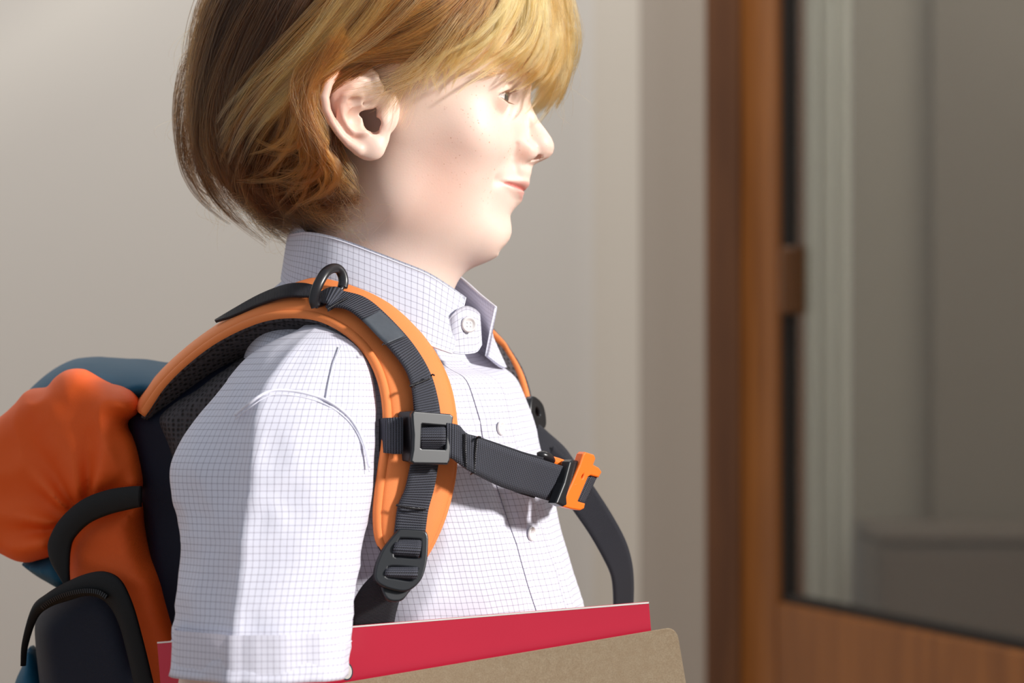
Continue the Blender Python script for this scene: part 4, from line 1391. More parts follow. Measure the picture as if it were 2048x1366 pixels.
# sleeves: rows of a tube with a pressed crease on the outside
def sleeve(rows, name, side, crease_x=True, nk=72):
    """rows: py, left px, right px, crease px, centre y, half depth"""
    n = 90
    R = par(np.array(rows, float), n)
    V = []; UV = []
    prev = None; vlen = 0
    for i in range(n):
        py, L, Rr, C, yc, hd = R[i]
        k_ = (CAM_D + yc) / CAM_D
        z = (683 - py) / PXM * k_; xl = (L - 1024) / PXM * k_; xr = (Rr - 1024) / PXM * k_; xc = (C - 1024) / PXM * k_
        ring = []
        w = i / (n - 1)
        t2 = np.linspace(0, 1, nk, endpoint=False)
        # control outline: right, front corner near crease, left, back
        cpts = np.array([(xr, yc), (xr - 0.09 * (xr - xc), yc - side * 0.58 * hd), (xc + 0.50 * (xr - xc), yc - side * 0.93 * hd), (xc + 0.12 * (xr - xc), yc - side * 1.03 * hd), (xc + 0.02 * (xr - xc), yc - side * 1.06 * hd), (xc - 0.03 * (xc - xl), yc - side * 1.00 * hd), (xc - 0.2 * (xc - xl), yc - side * 0.84 * hd),
                         (xl + 0.28 * (xc - xl), yc - side * 0.45 * hd), (xl, yc + side * 0.05 * hd), (xl + 0.12 * (xr - xl), yc + side * 0.75 * hd), (0.5 * (xl + xr), yc + side * hd), (xr - 0.12 * (xr - xl), yc + side * 0.72 * hd)])
        q = resample(cpts, nk + 1, True)[:nk]
        cen = q.mean(0)
        th = np.arange(nk) / nk * 6.2832
        amp = (0.5 + 0.8 * w)
        d = q - cen; dl = np.linalg.norm(d, axis=1, keepdims=True)
        ang = np.arctan2(d[:, 1], d[:, 0])
        fl = 1.5 * vnoise(ang * 1.6 + z * 0.006 + 9, z * 0.020 + ang * 0.5 + 7) + 0.95 * ridged(ang * 2.4 + z * 0.02, z * 0.035 - ang * 0.9 + 3) + 0.25 * vnoise(ang * 7 + 3, z * 0.12)
        q = cen + d * (1 + fl[:, None] * amp / np.maximum(dl, 20) * sstep(0.0, 0.2, w))
        for j in range(nk): ring.append((q[j, 0], q[j, 1], z + 0.10 * (q[j, 1] - yc) * -side * (0.3)))
        ring = np.array(ring)
        if prev is not None: vlen += abs(z - pz)
        pz = z; prev = ring
        arc = np.r_[0, np.cumsum(np.linalg.norm(np.diff(ring[:, :2], axis=0), axis=1))]
        arc = arc / max(arc[-1], 1) * 320.0
        for j in range(nk):
            V.append(ring[j]); UV.append((arc[j], -vlen))
    V = np.array(V); F = [tuple(x) for x in grid_faces(n, nk)]
    # turned hem: the tube folds inside for a short way
    inner = V[-nk:].copy(); c = inner.mean(0)
    base = len(V)
    add = []
    for (sc_, dz) in ((0.985, -0.3), (0.965, 0.6), (0.95, 6), (0.94, 26)):
        q = c + (inner - c) * [sc_, sc_, 1]; q[:, 2] = inner[:, 2] + dz
        add.append(q)
    V = np.vstack([V] + add)
    UV = UV + [(UV[base - nk + j][0], UV[base - nk + j][1] + dz) for dz in (0.3, 0.8, 6, 26) for j in range(nk)]
    for r_ in range(4):
        for j in range(nk):
            a = base - nk + r_ * nk + j; b = base - nk + r_ * nk + (j + 1) % nk
            F.append((a, b, b + nk, a + nk))
    F.append(tuple(range(nk))[::-1])
    return mesh_obj(name, V, F, M['check'], shirt, uv=np.array(UV)), V, nk, n
SLR = [(648, 612, 668, 640, -78, 6), (662, 590, 690, 628, -80, 14), (682, 545, 712, 610, -82, 28), (708, 502, 730, 590, -85, 39), (742, 466, 742, 566, -89, 47), (780, 435, 748, 541, -95, 51), (830, 398, 750, 528, -104, 53), (880, 366, 750, 522, -112, 53), (935, 343, 746, 517, -121, 52), (990, 347, 742, 512, -129, 50),
       (1040, 360, 735, 506, -136, 49), (1100, 362, 723, 498, -144, 48), (1200, 353, 708, 486, -160, 46), (1290, 347, 697, 474, -173, 44), (1352, 344, 690, 465, -180, 44)]
sl_r, SV, SK, SN = sleeve(SLR, 'sleeve', 1)
SLL = [(r[0] - 8, 1660 - r[2] - 40, 1660 - r[1] - 240 + 0, 1660 - r[3] - 140, -r[4] + 4, r[5]) for r in SLR]
SLL = [(700, 880, 940, 905, 78, 8), (730, 840, 985, 905, 82, 26), (790, 800, 1010, 905, 90, 40), (870, 795, 1025, 908, 98, 46), (950, 795, 1032, 912, 105, 47), (1100, 800, 1040, 918, 116, 47), (1300, 805, 1048, 926, 130, 47)]
sleeve(SLL, 'sleeve', -1)
# stitched band above the hem
def ring_at(frac, off):
    i = int(frac * (SN - 1)); r = SV[i * SK:(i + 1) * SK]; c = r.mean(0)
    d = r - c; d[:, 2] = 0; l = np.linalg.norm(d, axis=1, keepdims=True)
    return r + d / l * off
def seam_mesh(name, pts, r, parent, mat=None, n=120):
    return tube(name, pts, r, mat or M['cotton'], parent, n=n, k=6)
band = ring_at(0.93, 0.25)
seam_mesh('hem_seam', np.vstack([band, band[:1]]), 0.32, shirt)
# armhole seam, a raised welt over the shoulder
arm = [(500, 812, -141), (525, 790, -143), (545, 781, -142), (575, 782, -141), (610, 788, -142), (650, 800, -142), (685, 822, -140), (712, 852, -137), (732, 895, -132), (743, 940, -126), (746, 1000, -119)]
def on_sleeve(pts, lift):
    out = []
    for (px, py) in pts:
        o = np.array([0, -CAM_D, 0.0]); d = P(px, py, 0) - o; d /= np.linalg.norm(d)
        w_ = SV[:SN * SK] - o; t_ = w_ @ d; dist = np.linalg.norm(w_ - t_[:, None] * d, axis=1)
        near = np.where(dist < 5.5)[0]
        tt_ = t_[near].min() if len(near) else CAM_D - 120
        tt_ = np.mean(t_[near][t_[near] < tt_ + 6]) if len(near) else tt_
        out.append(o + d * (tt_ - lift))
    out = np.array(out); 
    for _ in range(3): out[1:-1] = (out[:-2] + 2 * out[1:-1] + out[2:]) / 4
    return out
arm_p = resample(np.array([(470, 830), (500, 806), (525, 788), (545, 780), (575, 781), (610, 786), (650, 799), (685, 821), (712, 852), (730, 895), (739, 935)], float), 40)
tube('armhole_seam', on_sleeve(arm_p, 0.0), 0.9, M['cotton'], shirt, n=110, k=8)
arm_q = arm_p + [0, 9]
tube('armhole_stitch', on_sleeve(arm_q, 0.0), 0.3, M['cotton'], shirt, n=110, k=6)
yoke = [(676, 700, -112), (664, 730, -124), (655, 765, -133), (652, 800, -141)]
tube('yoke_seam', on_sleeve(resample(np.array([(684, 690), (672, 715), (662, 745), (656, 775), (652, 800)], float), 14), 0.45), 0.45, M['cotton'], shirt, n=40, k=6)

# collar: stand, near leaf, far leaf
stand_top = []
def collar_ring(r_, z0, tilt, s0, s1, n=60):
    s = np.linspace(s0, s1, n)
    c = np.array([(748 - 1024) / PXM, 0, z0])
    pts = []
    for a in s:
        f = r_ * math.cos(a); l = r_ * 0.97 * math.sin(a)
        pts.append(c + FW * f + RT * l + np.array([0, 0, -tilt * f]))
    return np.array(pts)
def strip(name, A, B, thick, mat, parent, uvw=40):
    """cloth strip between polylines A and B (same length), given thickness"""
    n = len(A); m = 10
    k = np.linspace(0, 1, m + 1)
    G = A[:, None] * (1 - k)[None, :, None] + B[:, None] * k[None, :, None]
    du = np.gradient(G, axis=0); dv = np.gradient(G, axis=1)
    N = np.cross(du, dv); N /= np.linalg.norm(N, axis=2, keepdims=True) + 1e-9
    arc = np.r_[0, np.cumsum(np.linalg.norm(np.diff(G[:, m // 2], axis=0), axis=1))]
    wd = np.linalg.norm(B - A, axis=1).mean()
    uv = np.stack([np.repeat(arc[:, None], m + 1, 1), np.repeat((k * wd)[None], n, 0)], -1).reshape(-1, 2)
    V = np.vstack([(G + N * thick / 2).reshape(-1, 3), (G - N * thick / 2).reshape(-1, 3)])
    F = [tuple(f) for f in grid_faces(n, m + 1, False)]
    NN = n * (m + 1)
    F += [tuple(x + NN for x in f[::-1]) for f in list(F)]
    edge = [j for j in range(m + 1)] + [i * (m + 1) + m for i in range(1, n)] + [(n - 1) * (m + 1) + j for j in range(m - 1, -1, -1)] + [i * (m + 1) for i in range(n - 2, 0, -1)]
    for a, b in zip(edge, edge[1:] + edge[:1]): F.append((a, b, b + NN, a + NN))
    return mesh_obj(name, V, F, mat, parent, uv=np.vstack([uv, uv]))
st_b = collar_ring(56, (683 - 600) / PXM, 0.50, -math.pi, math.pi - 0.0, 90)
st_t = collar_ring(50, (683 - 512) / PXM, 0.62, -math.pi, math.pi - 0.0, 90)
strip('collar_stand', st_b, st_t, 1.4, M['check'], shirt)
near_top = [(604, 468, 34), (585, 468, 16), (578, 470, -2), (590, 468, -22), (618, 465, -40), (660, 472, -52), (704, 486, -58), (751, 504, -61), (800, 523, -62), (852, 544, -61), (893, 569, -58), (930, 595, -52)]
near_bot = [(598, 585, 44), (572, 570, 26), (564, 558, 0), (574, 574, -30), (604, 592, -54), (650, 612, -70), (700, 630, -77), (750, 648, -80), (800, 668, -81), (845, 684, -80), (878, 697, -77), (904, 706, -72)]
nt_ = par(PL(near_top), 80); nb_ = par(PL(near_bot), 80)
nl = strip('collar_leaf', nt_, nb_, 2.0, M['check'], shirt)
seam_mesh('edge_stitching', np.vstack([nt_[:-1] * 0.97 + nb_[:-1] * 0.03 + [0, -0.9, 0]]), 0.55, nl)
seam_mesh('edge_stitching', par(np.vstack([nt_[-1], (nt_[-1] + nb_[-1]) / 2, nb_[-1]]) + [0, -0.3, 0], 30), 0.85, nl, n=30)
seam_mesh('edge_stitching', nb_ + [0, -0.3, 0], 0.8, nl)
far_top = [(600, 470, 30), (640, 474, 48), (700, 486, 56), (760, 497, 58), (820, 512, 55), (866, 523, 48), (892, 535, 40), (927, 560, 26), (961, 590, 11), (992, 615, -4)]
far_bot = [(596, 585, 44), (650, 600, 66), (720, 620, 78), (800, 650, 80), (870, 680, 72), (930, 700, 60), (980, 715, 46), (1010, 734, 30), (1000, 733, 10), (973, 712, -14)]
far_mid = [(600, 510, 40), (650, 520, 62), (720, 535, 74), (800, 555, 75), (866, 575, 66), (910, 598, 54), (945, 625, 42), (985, 625, 24), (1012, 655, 10), (986, 655, -10)]
ft = par(PL(far_top), 80); fb = par(PL(far_bot), 80); fm = par(PL(far_mid), 80)
fl_ = strip('collar_leaf', ft, fb, 2.0, M['check'], shirt)
seam_mesh('edge_stitching', ft + [0, -0.3, 0], 0.8, fl_)
# button tab of the stand at the throat
tab_l = [(898, 640, -66), (912, 622, -66), (930, 612, -60), (948, 618, -52), (958, 628, -47)]
tab_r = [(900, 705, -70), (918, 708, -67), (936, 708, -62), (952, 704, -55), (962, 690, -49)]
strip('button_tab', par(PL(tab_l), 40), par(PL(tab_r), 40), 1.8, M['check'], shirt)
bp = P(937, 649, -63)
button(bp, (FW * 0.75 + RT * 0.65) / 1.0, 4.9)

# ------------------------------------------------------------------ trousers and shoes (below the frame)
def trouser_sdf(p):
    sh = p.shape[:-1]; p = p.reshape(-1, 3)
    loc = np.stack([(p - np.array([NX + 10, 0, 0])) @ RT, (p - np.array([NX + 10, 0, 0])) @ FW, p[:, 2]], -1).astype(np.float32)
    d = sd_ell(loc, (0, 8, -380), (104, 84, 74))
    d = smax(d, loc[:, 2] + 325, 4)
    for s in (-1, 1):
        d = smin(d, sd_cap(loc, (s * 48, 6, -410), (s * 54, 6, -700), 60, 48), 14)
        d = smin(d, sd_cap(loc, (s * 54, 6, -700), (s * 55, -6, -955), 48, 42), 10)
    return d.reshape(sh)
Vt, Ft = surface_nets(trouser_sdf, (-260, -180, -1010), (120, 180, -300), 7.0)
mesh_obj('trousers', Vt, Ft, M['trouser'], boy)
for s in (-1, 1):
    def shoe_sdf(p, s=s):
        loc = np.stack([(p - np.array([NX + 10, 0, 0])) @ RT - s * 55, (p - np.array([NX + 10, 0, 0])) @ FW, p[..., 2]], -1).astype(np.float32)
        d = sd_cap(loc, (0, -22, -996), (0, 72, -1004), 32, 27)
        d = smin(d, sd_cap(loc, (0, -18, -990), (0, -16, -960), 28, 30), 10)
        return np.maximum(d, -(loc[..., 2] + 1028))
    cx_ = np.array([NX + 10, 0, 0]) + RT * s * 55 + FW * 25
    Vs, Fs = surface_nets(shoe_sdf, cx_ + [-100, -90, -1045], cx_ + [100, 90, -920], 4.0)
    sh_o = mesh_obj('shoe', Vs, Fs, M['shoe'], boy)
    def sole_sdf(p, s=s):
        loc = np.stack([(p - np.array([NX + 10, 0, 0])) @ RT - s * 55, (p - np.array([NX + 10, 0, 0])) @ FW, p[..., 2]], -1).astype(np.float32)
        q = loc.copy(); q[..., 2] = 0
        d = sd_cap(q, (0, -22, 0), (0, 74, 0), 35, 32)
        return smax(d, np.abs(loc[..., 2] + 1028) - 7.5, 3)
    Vs, Fs = surface_nets(sole_sdf, cx_ + [-100, -90, -1045], cx_ + [100, 90, -1010], 4.0)
    mesh_obj('sole', Vs, Fs, M['sole'], sh_o)
# ------------------------------------------------------------------ backpack
pack = empty('backpack', tuple(W([-230, 40, -300])), 'orange, teal and navy backpack worn on the child\'s back with black webbing straps', 'backpack')
def yface(X):
    return -44 - (X + 207) * 0.53
def px_face(px, py, dy=0):
    """photo point on the pack's side face, dy towards the far side"""
    y = 0.0
    for _ in range(6):
        k = (CAM_D + y) / CAM_D
        y = float(yface((px - 1024) / PXM * k)) + dy
    return P(px, py, y)
def pillow(name, poly, h, r, dy, mat, parent, step=3.0, fold=None, pw=2.0, wrap=0.0):
    """padded pocket: a traced outline given real depth and rounded edges"""
    PP = np.array([px_face(a, b, dy) for a, b in poly])
    pl = resample(PP[:, [0, 2]], max(60, len(poly) * 6), True)[:-1]
    def f(p):
        sh = p.shape[:-1]; q = p.reshape(-1, 3)
        d = poly_dist(q[:, [0, 2]], pl)
        T = h * (1 - (1 - np.clip(d / r, 0, 1)) ** pw) ** (1 / pw)
        yc = yface(q[:, 0]) + dy + h
        if fold is not None: T = T + fold(q, d) * sstep(0, r * 0.5, d)
        e = np.abs(q[:, 1] - yc) - T
        return (np.where(d > 0, e, np.maximum(e, 0) * 0.3 - d) * 0.75).reshape(sh).astype(np.float32)
    lo = [PP[:, 0].min() - 6, PP[:, 1].min() - 12, PP[:, 2].min() - 6]; hi = [PP[:, 0].max() + 6, PP[:, 1].max() + 2 * h + 14, PP[:, 2].max() + 6]
    V, F = surface_nets(f, lo, hi, step, lip=2.2)
    V = relax(V, F, 2, 0.5)
    return mesh_obj(name, V, F, mat, parent)

pillow('main_body', [(222, 800), (300, 775), (360, 740), (430, 700), (500, 700), (560, 800), (560, 1000), (560, 1500), (480, 1700), (300, 1720), (250, 1500), (262, 1200), (244, 1000), (222, 880)], 95, 22, 10, M['navy'], pack, 4.0)
pillow('lid', [(-90, 1010), (-80, 900), (-40, 850), (0, 806), (30, 772), (66, 742), (104, 722), (150, 715), (200, 719), (262, 723), (330, 730), (400, 722), (420, 760), (360, 820), (300, 826), (262, 842), (230, 850), (150, 880), (60, 960), (-20, 1060)], 84, 30, 8, M['teal'], pack, 4.0,
       fold=lambda q, d: 1.6 * np.sin(q[:, 0] * 0.16 + q[:, 2] * .05) * np.exp(-((d - 12) / 12) ** 2))
ctr = P(112, 1075, 0)
def gather(q, d):
    """creases fanning out from the elastic"""
    dx = q[:, 0] - px_face(175, 1060)[0]; dz = q[:, 2] - px_face(175, 1060)[2]
    a = np.arctan2(dz, dx); rr = np.hypot(dx, dz)
    w = np.exp(-((rr - 22) / 34) ** 2)
    g = 5.2 * np.sin(a * 11 + 0.8 * np.sin(rr * 0.05)) * w + 1.6 * np.sin(a * 19 + 1.3) * w
    # big soft folds
    g = g + 3.0 * np.sin(q[:, 0] * 0.085 + q[:, 2] * 0.035 + 1.7) * np.exp(-((q[:, 2] - px_face(150, 900)[2]) / 34) ** 2)
    g = g + 3.0 * ridged(q[:, 0] * 0.035 + q[:, 2] * 0.012, q[:, 2] * 0.022 + 3.3) + 0.5 * vnoise(q[:, 0] * 0.12, q[:, 2] * 0.12)
    return g
pillow('side_pocket', [(-95, 1050), (-88, 920), (-50, 860), (-10, 832), (18, 806), (40, 782), (78, 776), (96, 756), (118, 742), (150, 739), (182, 756), (205, 768), (240, 779), (262, 800), (262, 828), (243, 842), (240, 856), (258, 890), (269, 935), (272, 980),
       (235, 990), (200, 1000), (160, 1018), (128, 1050), (112, 1085), (108, 1110), (66, 1126), (26, 1131), (-20, 1110), (-60, 1090)], 30, 20, -12, M['orange_pack'], pack, 2.4, fold=gather, pw=2.4)
pillow('bottom_panel', [(0, 1112), (26, 1128), (66, 1122), (108, 1105), (132, 1140), (142, 1172), (112, 1186), (82, 1172), (50, 1152)], 30, 12, 6, M['teal'], pack, 2.6)
pillow('lower_panel', [(276, 1000), (205, 1015), (145, 1045), (120, 1090), (118, 1170), (150, 1260), (220, 1440), (300, 1620), (420, 1640), (400, 1400), (352, 1262), (334, 1200), (318, 1150), (295, 1110), (280, 1050)], 60, 16, -8, M['orange_pack'], pack, 3.0,
       fold=lambda q, d: 2.4 * np.exp(-(((q[:, 2] - px_face(260, 1150)[2]) + 0.35 * (q[:, 0] - px_face(260, 1150)[0])) / 4.5) ** 2) + 0.9 * np.sin(q[:, 0] * 0.12 + q[:, 2] * 0.1))
pillow('front_pocket', [(47, 1290), (50, 1245), (62, 1218), (92, 1190), (130, 1166), (172, 1150), (205, 1147), (236, 1168), (258, 1212), (278, 1280), (300, 1360), (330, 1480), (340, 1640), (110, 1640), (70, 1480)], 52, 22, -26, M['navy'], pack, 3.0)
pillow('base_trim', [(14, 1420), (36, 1330), (52, 1300), (90, 1420), (110, 1660), (60, 1650)], 26, 12, 6, M['teal'], pack, 3.0)
def face_ribbon(name, up, lo, dy, thick, mat, parent, **kw):
    L = [px_face(a, b, dy + (c if len_ else 0)) for (a, b, *r_) in up for len_, c in [(len(r_), r_[0] if r_ else 0)]]
    R = [px_face(a, b, dy + (c if len_ else 0)) for (a, b, *r_) in lo for len_, c in [(len(r_), r_[0] if r_ else 0)]]
    # back to photo triples for ribbon()
    inv = lambda p: (p[0] / ((CAM_D + p[1]) / CAM_D) * PXM + 1024, 683 - p[2] / ((CAM_D + p[1]) / CAM_D) * PXM, p[1])
    return ribbon(name, [inv(p) for p in L], [inv(p) for p in R], thick, mat, parent, **kw)
face_ribbon('elastic_band', [(282, 972), (258, 973), (215, 980), (165, 1000), (122, 1038), (100, 1078), (98, 1105), (106, 1130), (128, 1166)], [(282, 1014), (262, 1018), (215, 1030), (176, 1048), (148, 1076), (140, 1100), (138, 1125), (138, 1150), (140, 1176)],
            -20, 2.0, M['black_cloth'], pack, n=70, puff=1.6, m=8)
face_ribbon('piping', [(46, 1330), (48, 1280), (66, 1214), (95, 1187), (130, 1166), (172, 1148), (208, 1143), (240, 1160), (264, 1208), (284, 1278), (304, 1360), (330, 1470)], [(50, 1332), (55, 1290), (74, 1236), (100, 1214), (135, 1202), (172, 1192), (200, 1196), (222, 1214), (240, 1250), (254, 1300), (268, 1362), (290, 1470)],
            -31, 2.0, M['black_cloth'], pack, n=90, puff=2.5, m=8)
zc_ = resample(np.array([px_face(a, b, -36) for a, b in [(84, 1216), (100, 1203), (125, 1191), (150, 1184), (175, 1181), (198, 1184), (214, 1194)]]), 34)
zp = tube('zip', zc_, 1.3, M['black_cloth'], pack, n=60, k=8)
tm = None
for i in range(33):
    a, b = zc_[i], zc_[i + 1]; m_ = (a + b) / 2; d = (b - a) / np.linalg.norm(b - a); nrm = np.array([-d[2], 0, d[0]])
    c = [(-1, -1, -1), (1, -1, -1), (1, 1, -1), (-1, 1, -1), (-1, -1, 1), (1, -1, 1), (1, 1, 1), (-1, 1, 1)]
    cv = [m_ + d * x * 0.42 + nrm * (zz * 1.5) + np.array([0, -1.2 + y_ * 0.5, 0]) for x, y_, zz in c]
    mesh_obj('tooth', cv, [(0, 1, 2, 3), (7, 6, 5, 4), (0, 4, 5, 1), (1, 5, 6, 2), (2, 6, 7, 3), (3, 7, 4, 0)], M['ring'], zp, smooth=False)
# padded back panel of spacer mesh between the pack and the boy
pillow('back_panel', [(296, 838), (330, 800), (380, 770), (430, 735), (520, 700), (560, 800), (500, 900), (420, 1000), (390, 1060), (350, 1000), (318, 900)], 60, 14, -4, M['spacer'], pack, 3.0)

# --- near shoulder strap
inner = [(300, 795, 25), (345, 745, 8), (400, 697, -6), (460, 655, -20), (525, 613, -34), (590, 580, -45), (655, 560, -52), (715, 570, -58), (775, 606, -66), (825, 656, -74), (865, 710, -81), (893, 772, -87), (905, 840, -92), (906, 905, -95), (900, 965, -98), (883, 1030, -102), (862, 1080, -105), (845, 1110, -107)]
outer = [(287, 832, -26), (325, 778, -34), (375, 728, -44), (432, 685, -55), (495, 652, -66), (550, 636, -76), (606, 634, -84), (652, 644, -90), (700, 672, -97), (738, 712, -103), (762, 762, -109), (773, 820, -115), (772, 880, -119), (764, 940, -121), (757, 990, -122), (754, 1035, -122), (758, 1080, -121), (775, 1112, -119)]
strap = ribbon('shoulder_strap', inner, outer, 5.0, M['orange'], pack, n=150, puff=3.6, m=16, mats=[M['orange'], M['spacer']], lift=1.0, pexp=4)
# piped edge: orange roll along the outside, dark welt beneath it
pe = [(a, b, c - 1.5) for a, b, c in outer]
tube('edge_welt', par(PL([(a, b + 3.5, c) for a, b, c in pe]), 120), 1.7, M['spacer'], strap, n=150, k=8)
tube('orange_edge', par(PL([(a + 1, b - 4, c) for a, b, c in pe]), 120), 2.9, M['orange'], strap, n=150, k=10)
tube('orange_edge', par(PL([(a, b + 2, c - 0.5) for a, b, c in inner]), 120), 2.9, M['orange'], strap, n=150, k=10)
# thick mesh lining seen under the back half of the strap
lin_o = [(289, 834, -26), (325, 783, -34), (375, 734, -43), (432, 692, -53), (495, 660, -63), (550, 644, -72), (606, 643, -80), (645, 651, -86)]
lin_i = [(318, 850, 0), (352, 845, -2), (400, 800, -10), (450, 748, -22), (505, 700, -36), (555, 672, -50), (606, 658, -64), (645, 656, -78)]
ribbon('lining', lin_o, lin_i, 3.0, M['spacer'], strap, n=80, puff=1.0)

# webbing stitched down the middle of the strap
webA = [(440, 655, -40), (480, 628, -49), (530, 601, -58), (575, 584, -66), (608, 580, -71), (634, 585, -76)]
webB = [(440, 657, -44), (480, 641, -54), (530, 620, -66), (575, 607, -76), (610, 606, -81), (640, 607, -85)]
ribbon('webbing', webA, webB, 1.8, M['web_fine'], strap, n=60, lift=5.0, side=1)
loopA = [(636, 590, -80), (650, 581, -84), (664, 576, -86), (680, 578, -86), (697, 598, -86)]
loopB = [(633, 608, -86), (646, 606, -92), (652, 606, -95), (656, 612, -96), (657, 623, -95)]
ribbon('webbing_loop', loopA, loopB, 2.0, M['web'], strap, n=40)
w2a = [(688, 590, -84), (728, 603, -87), (762, 629, -91), (806, 675, -96), (834, 713, -100), (856, 753, -104), (869, 797, -107), (876, 840, -110), (878, 890, -112), (872, 925, -113), (864, 975, -115), (853, 1019, -117), (847, 1066, -118), (842, 1092, -119)]
w2b = [(652, 620, -93), (690, 623, -97), (722, 645, -101), (767, 691, -107), (803, 736, -112), (818, 772, -115), (823, 808, -118), (826, 845, -120), (826, 890, -121), (818, 928, -122), (807, 977, -123), (793, 1012, -124), (786, 1065, -124), (781, 1092, -124)]
ribbon('webbing', w2a, w2b, 1.8, M['web'], strap, n=150, lift=2.5)
# stitched-down reflector patch
ra_ = [(757, 625, -97), (775, 641, -99), (795, 661, -101), (807, 676, -102)]
rb_ = [(724, 643, -108), (742, 662, -110), (760, 681, -112), (771, 691, -114)]
ribbon('reflector_patch', ra_, rb_, 1.4, M['reflector'], strap, n=30, lift=1.5)
def stitches(name, pts, parent, r=0.45, n=40, mat=None, zig=0.7):
    p = par(PL(pts), n)
    T = frame_of(p); up = np.cross(T, [0, 1, 0])
    p = p + up * (zig * np.where(np.arange(n) % 2, 1, -1))[:, None]
    return tube(name, p, r, mat or M['ring'], parent, n=n * 3, k=5)
stitches('stitching', [(820, 772, -121), (840, 765, -119), (860, 757, -112)], strap)
stitches('stitching', [(793, 1010, -129), (822, 1016, -128), (852, 1018, -122)], strap)
stitches('stitching', [(655, 618, -100), (675, 606, -97), (695, 596, -92)], strap)
for (a, b, c) in ((862, 752, -113), (823, 775, -120), (765, 690, -117)):
    tube('thread_end', PL([(a, b, c), (a + 3, b - 3, c - 2), (a + 7, b - 1, c - 3)]), 0.5, M['ring'], strap, n=10, k=5)
# ring at the top of the shoulder
rg = [(632, 614, -94), (628, 600, -95), (632, 580, -95), (640, 562, -93), (651, 545, -89), (664, 537, -84), (676, 538, -80), (684, 548, -78), (687, 562, -78), (685, 575, -80)]
ring_o = tube('ring', PL(rg), 2.1, M['ring'], strap, n=70, k=12, flat=(1.45, 0.75))
tube('ring_bar', PL([(632, 612, -94), (648, 606, -89), (672, 590, -84), (685, 574, -80)]), 1.6, M['ring'], ring_o, n=20, k=8)

# --- moulded hardware built as plates with windows
def plate(name, outer_, holes, base, ax, ay, az, thick, mat, parent, bev=0.8):
    """plate with window(s): outlines in local mm (u, v); curved edges by resampling"""
    cu = bpy.data.curves.new(name, 'CURVE'); cu.dimensions = '2D'; cu.fill_mode = 'BOTH'
    cu.extrude = max(0.0001, thick / 2000 - bev / 1000); cu.bevel_depth = bev / 1000; cu.bevel_resolution = 3
    for loop in [outer_] + holes:
        sp = cu.splines.new('POLY'); sp.points.add(len(loop) - 1)
        for i, (u, v) in enumerate(loop): sp.points[i].co = (u / 1000, v / 1000, 0, 1)
        sp.use_cyclic_u = True
    ob = bpy.data.objects.new(name, cu); COL.objects.link(ob)
    dg = bpy.context.evaluated_depsgraph_get(); dg.update()
    me = bpy.data.meshes.new_from_object(ob.evaluated_get(dg)); bpy.data.objects.remove(ob)
    me.name = name
    R = Matrix((tuple(ax), tuple(ay), tuple(az))).transposed().to_4x4()
    me.transform(Matrix.Translation(Vector(W(base))) @ R)
    me.materials.clear(); me.materials.append(mat)
    o = bpy.data.objects.new(name, me); COL.objects.link(o); attach(o, parent)
    for p_ in me.polygons: p_.use_smooth = False
    return o
def rrect(w, h, r, cx=0, cy=0, n=6):
    out = []
    for (sx, sy, a0) in ((1, 1, 0), (-1, 1, 90), (-1, -1, 180), (1, -1, 270)):
        for i in range(n + 1):
            a = math.radians(a0 + 90 * i / n)
            out.append((cx + sx * (w / 2 - r) + r * math.cos(a), cy + sy * (h / 2 - r) + r * math.sin(a)))
    return out
def axes(p0, pu, pv):
    ax = (pu - p0); ax /= np.linalg.norm(ax)
    ay = pv - p0; ay -= ax * (ay @ ax); ay /= np.linalg.norm(ay)
    az = np.cross(ax, ay)
    return ax, ay, az
def px_plate(name, outl, holes, y_of, thick, mat, parent, bev=0.7):
    """outlines traced at their own depth; y_of gives three (px, py, y) anchors"""
    A = PL(y_of); ax, ay, az = axes(A[0], A[1], A[2])
    if az[1] > 0: az = -az; ay = np.cross(az, ax)
    ob = A[0]
    def loc(px, py):
        # camera ray through the photo point meets the plate's plane
        o = np.array([0, -CAM_D, 0.0]); d = P(px, py, 0) - o
        t = ((ob - o) @ az) / (d @ az)
        h = o + d * t - ob
        return (h @ ax, h @ ay)
    return plate(name, [loc(*q) for q in outl], [[loc(*q) for q in hh] for hh in holes], ob, ax, ay, az, thick, mat, parent, bev)
def smooth_loop(pts, n=40, ):
    return [tuple(q) for q in resample(np.array(pts, float), n, True)[:-1]]
BK = [(860, 880, -127), (900, 880, -121), (860, 840, -125)]
px_plate('slider_buckle', [(824, 829), (826, 826), (897, 832), (901, 835), (900, 842), (894, 920), (891, 926), (826, 925), (822, 922), (826, 900), (827, 870), (825, 845)],
         [[(838, 849), (841, 846), (889, 850), (893, 853), (891, 899), (888, 903), (840, 901), (836, 898)]], BK, 4.2, M['buckle'], strap, 1.0)
px_plate('slider_bar', [(800, 830), (803, 826), (823, 825), (826, 832), (827, 880), (824, 922), (804, 918), (799, 912), (806, 905), (808, 842)], [], [(812, 875, -121), (824, 875, -124), (812, 840, -121)], 3.2, M['ring'], strap, 0.9)
px_plate('slider_bar', [(838, 846), (890, 850), (890, 857), (838, 853)], [], [(860, 852, -122), (890, 852, -118), (860, 846, -122)], 2.5, M['ring'], strap, 0.6)
# webbing hump showing through the slider
ribbon('webbing_hump', [(890, 851, -119), (891, 862, -124), (891, 880, -125), (890, 902, -119)], [(837, 850, -123), (836, 862, -128), (836, 880, -129), (836, 902, -123)], 1.6, M['web'], strap, n=30)
# loop round the pad's outer edge
ribbon('side_loop', [(806, 834, -124), (790, 835, -124.5), (772, 836, -123), (764, 837, -117), (761, 838, -106)], [(806, 908, -126), (790, 908, -126.5), (772, 906, -125), (764, 904, -119), (761, 902, -108)], 1.8, M['web'], strap, n=30)

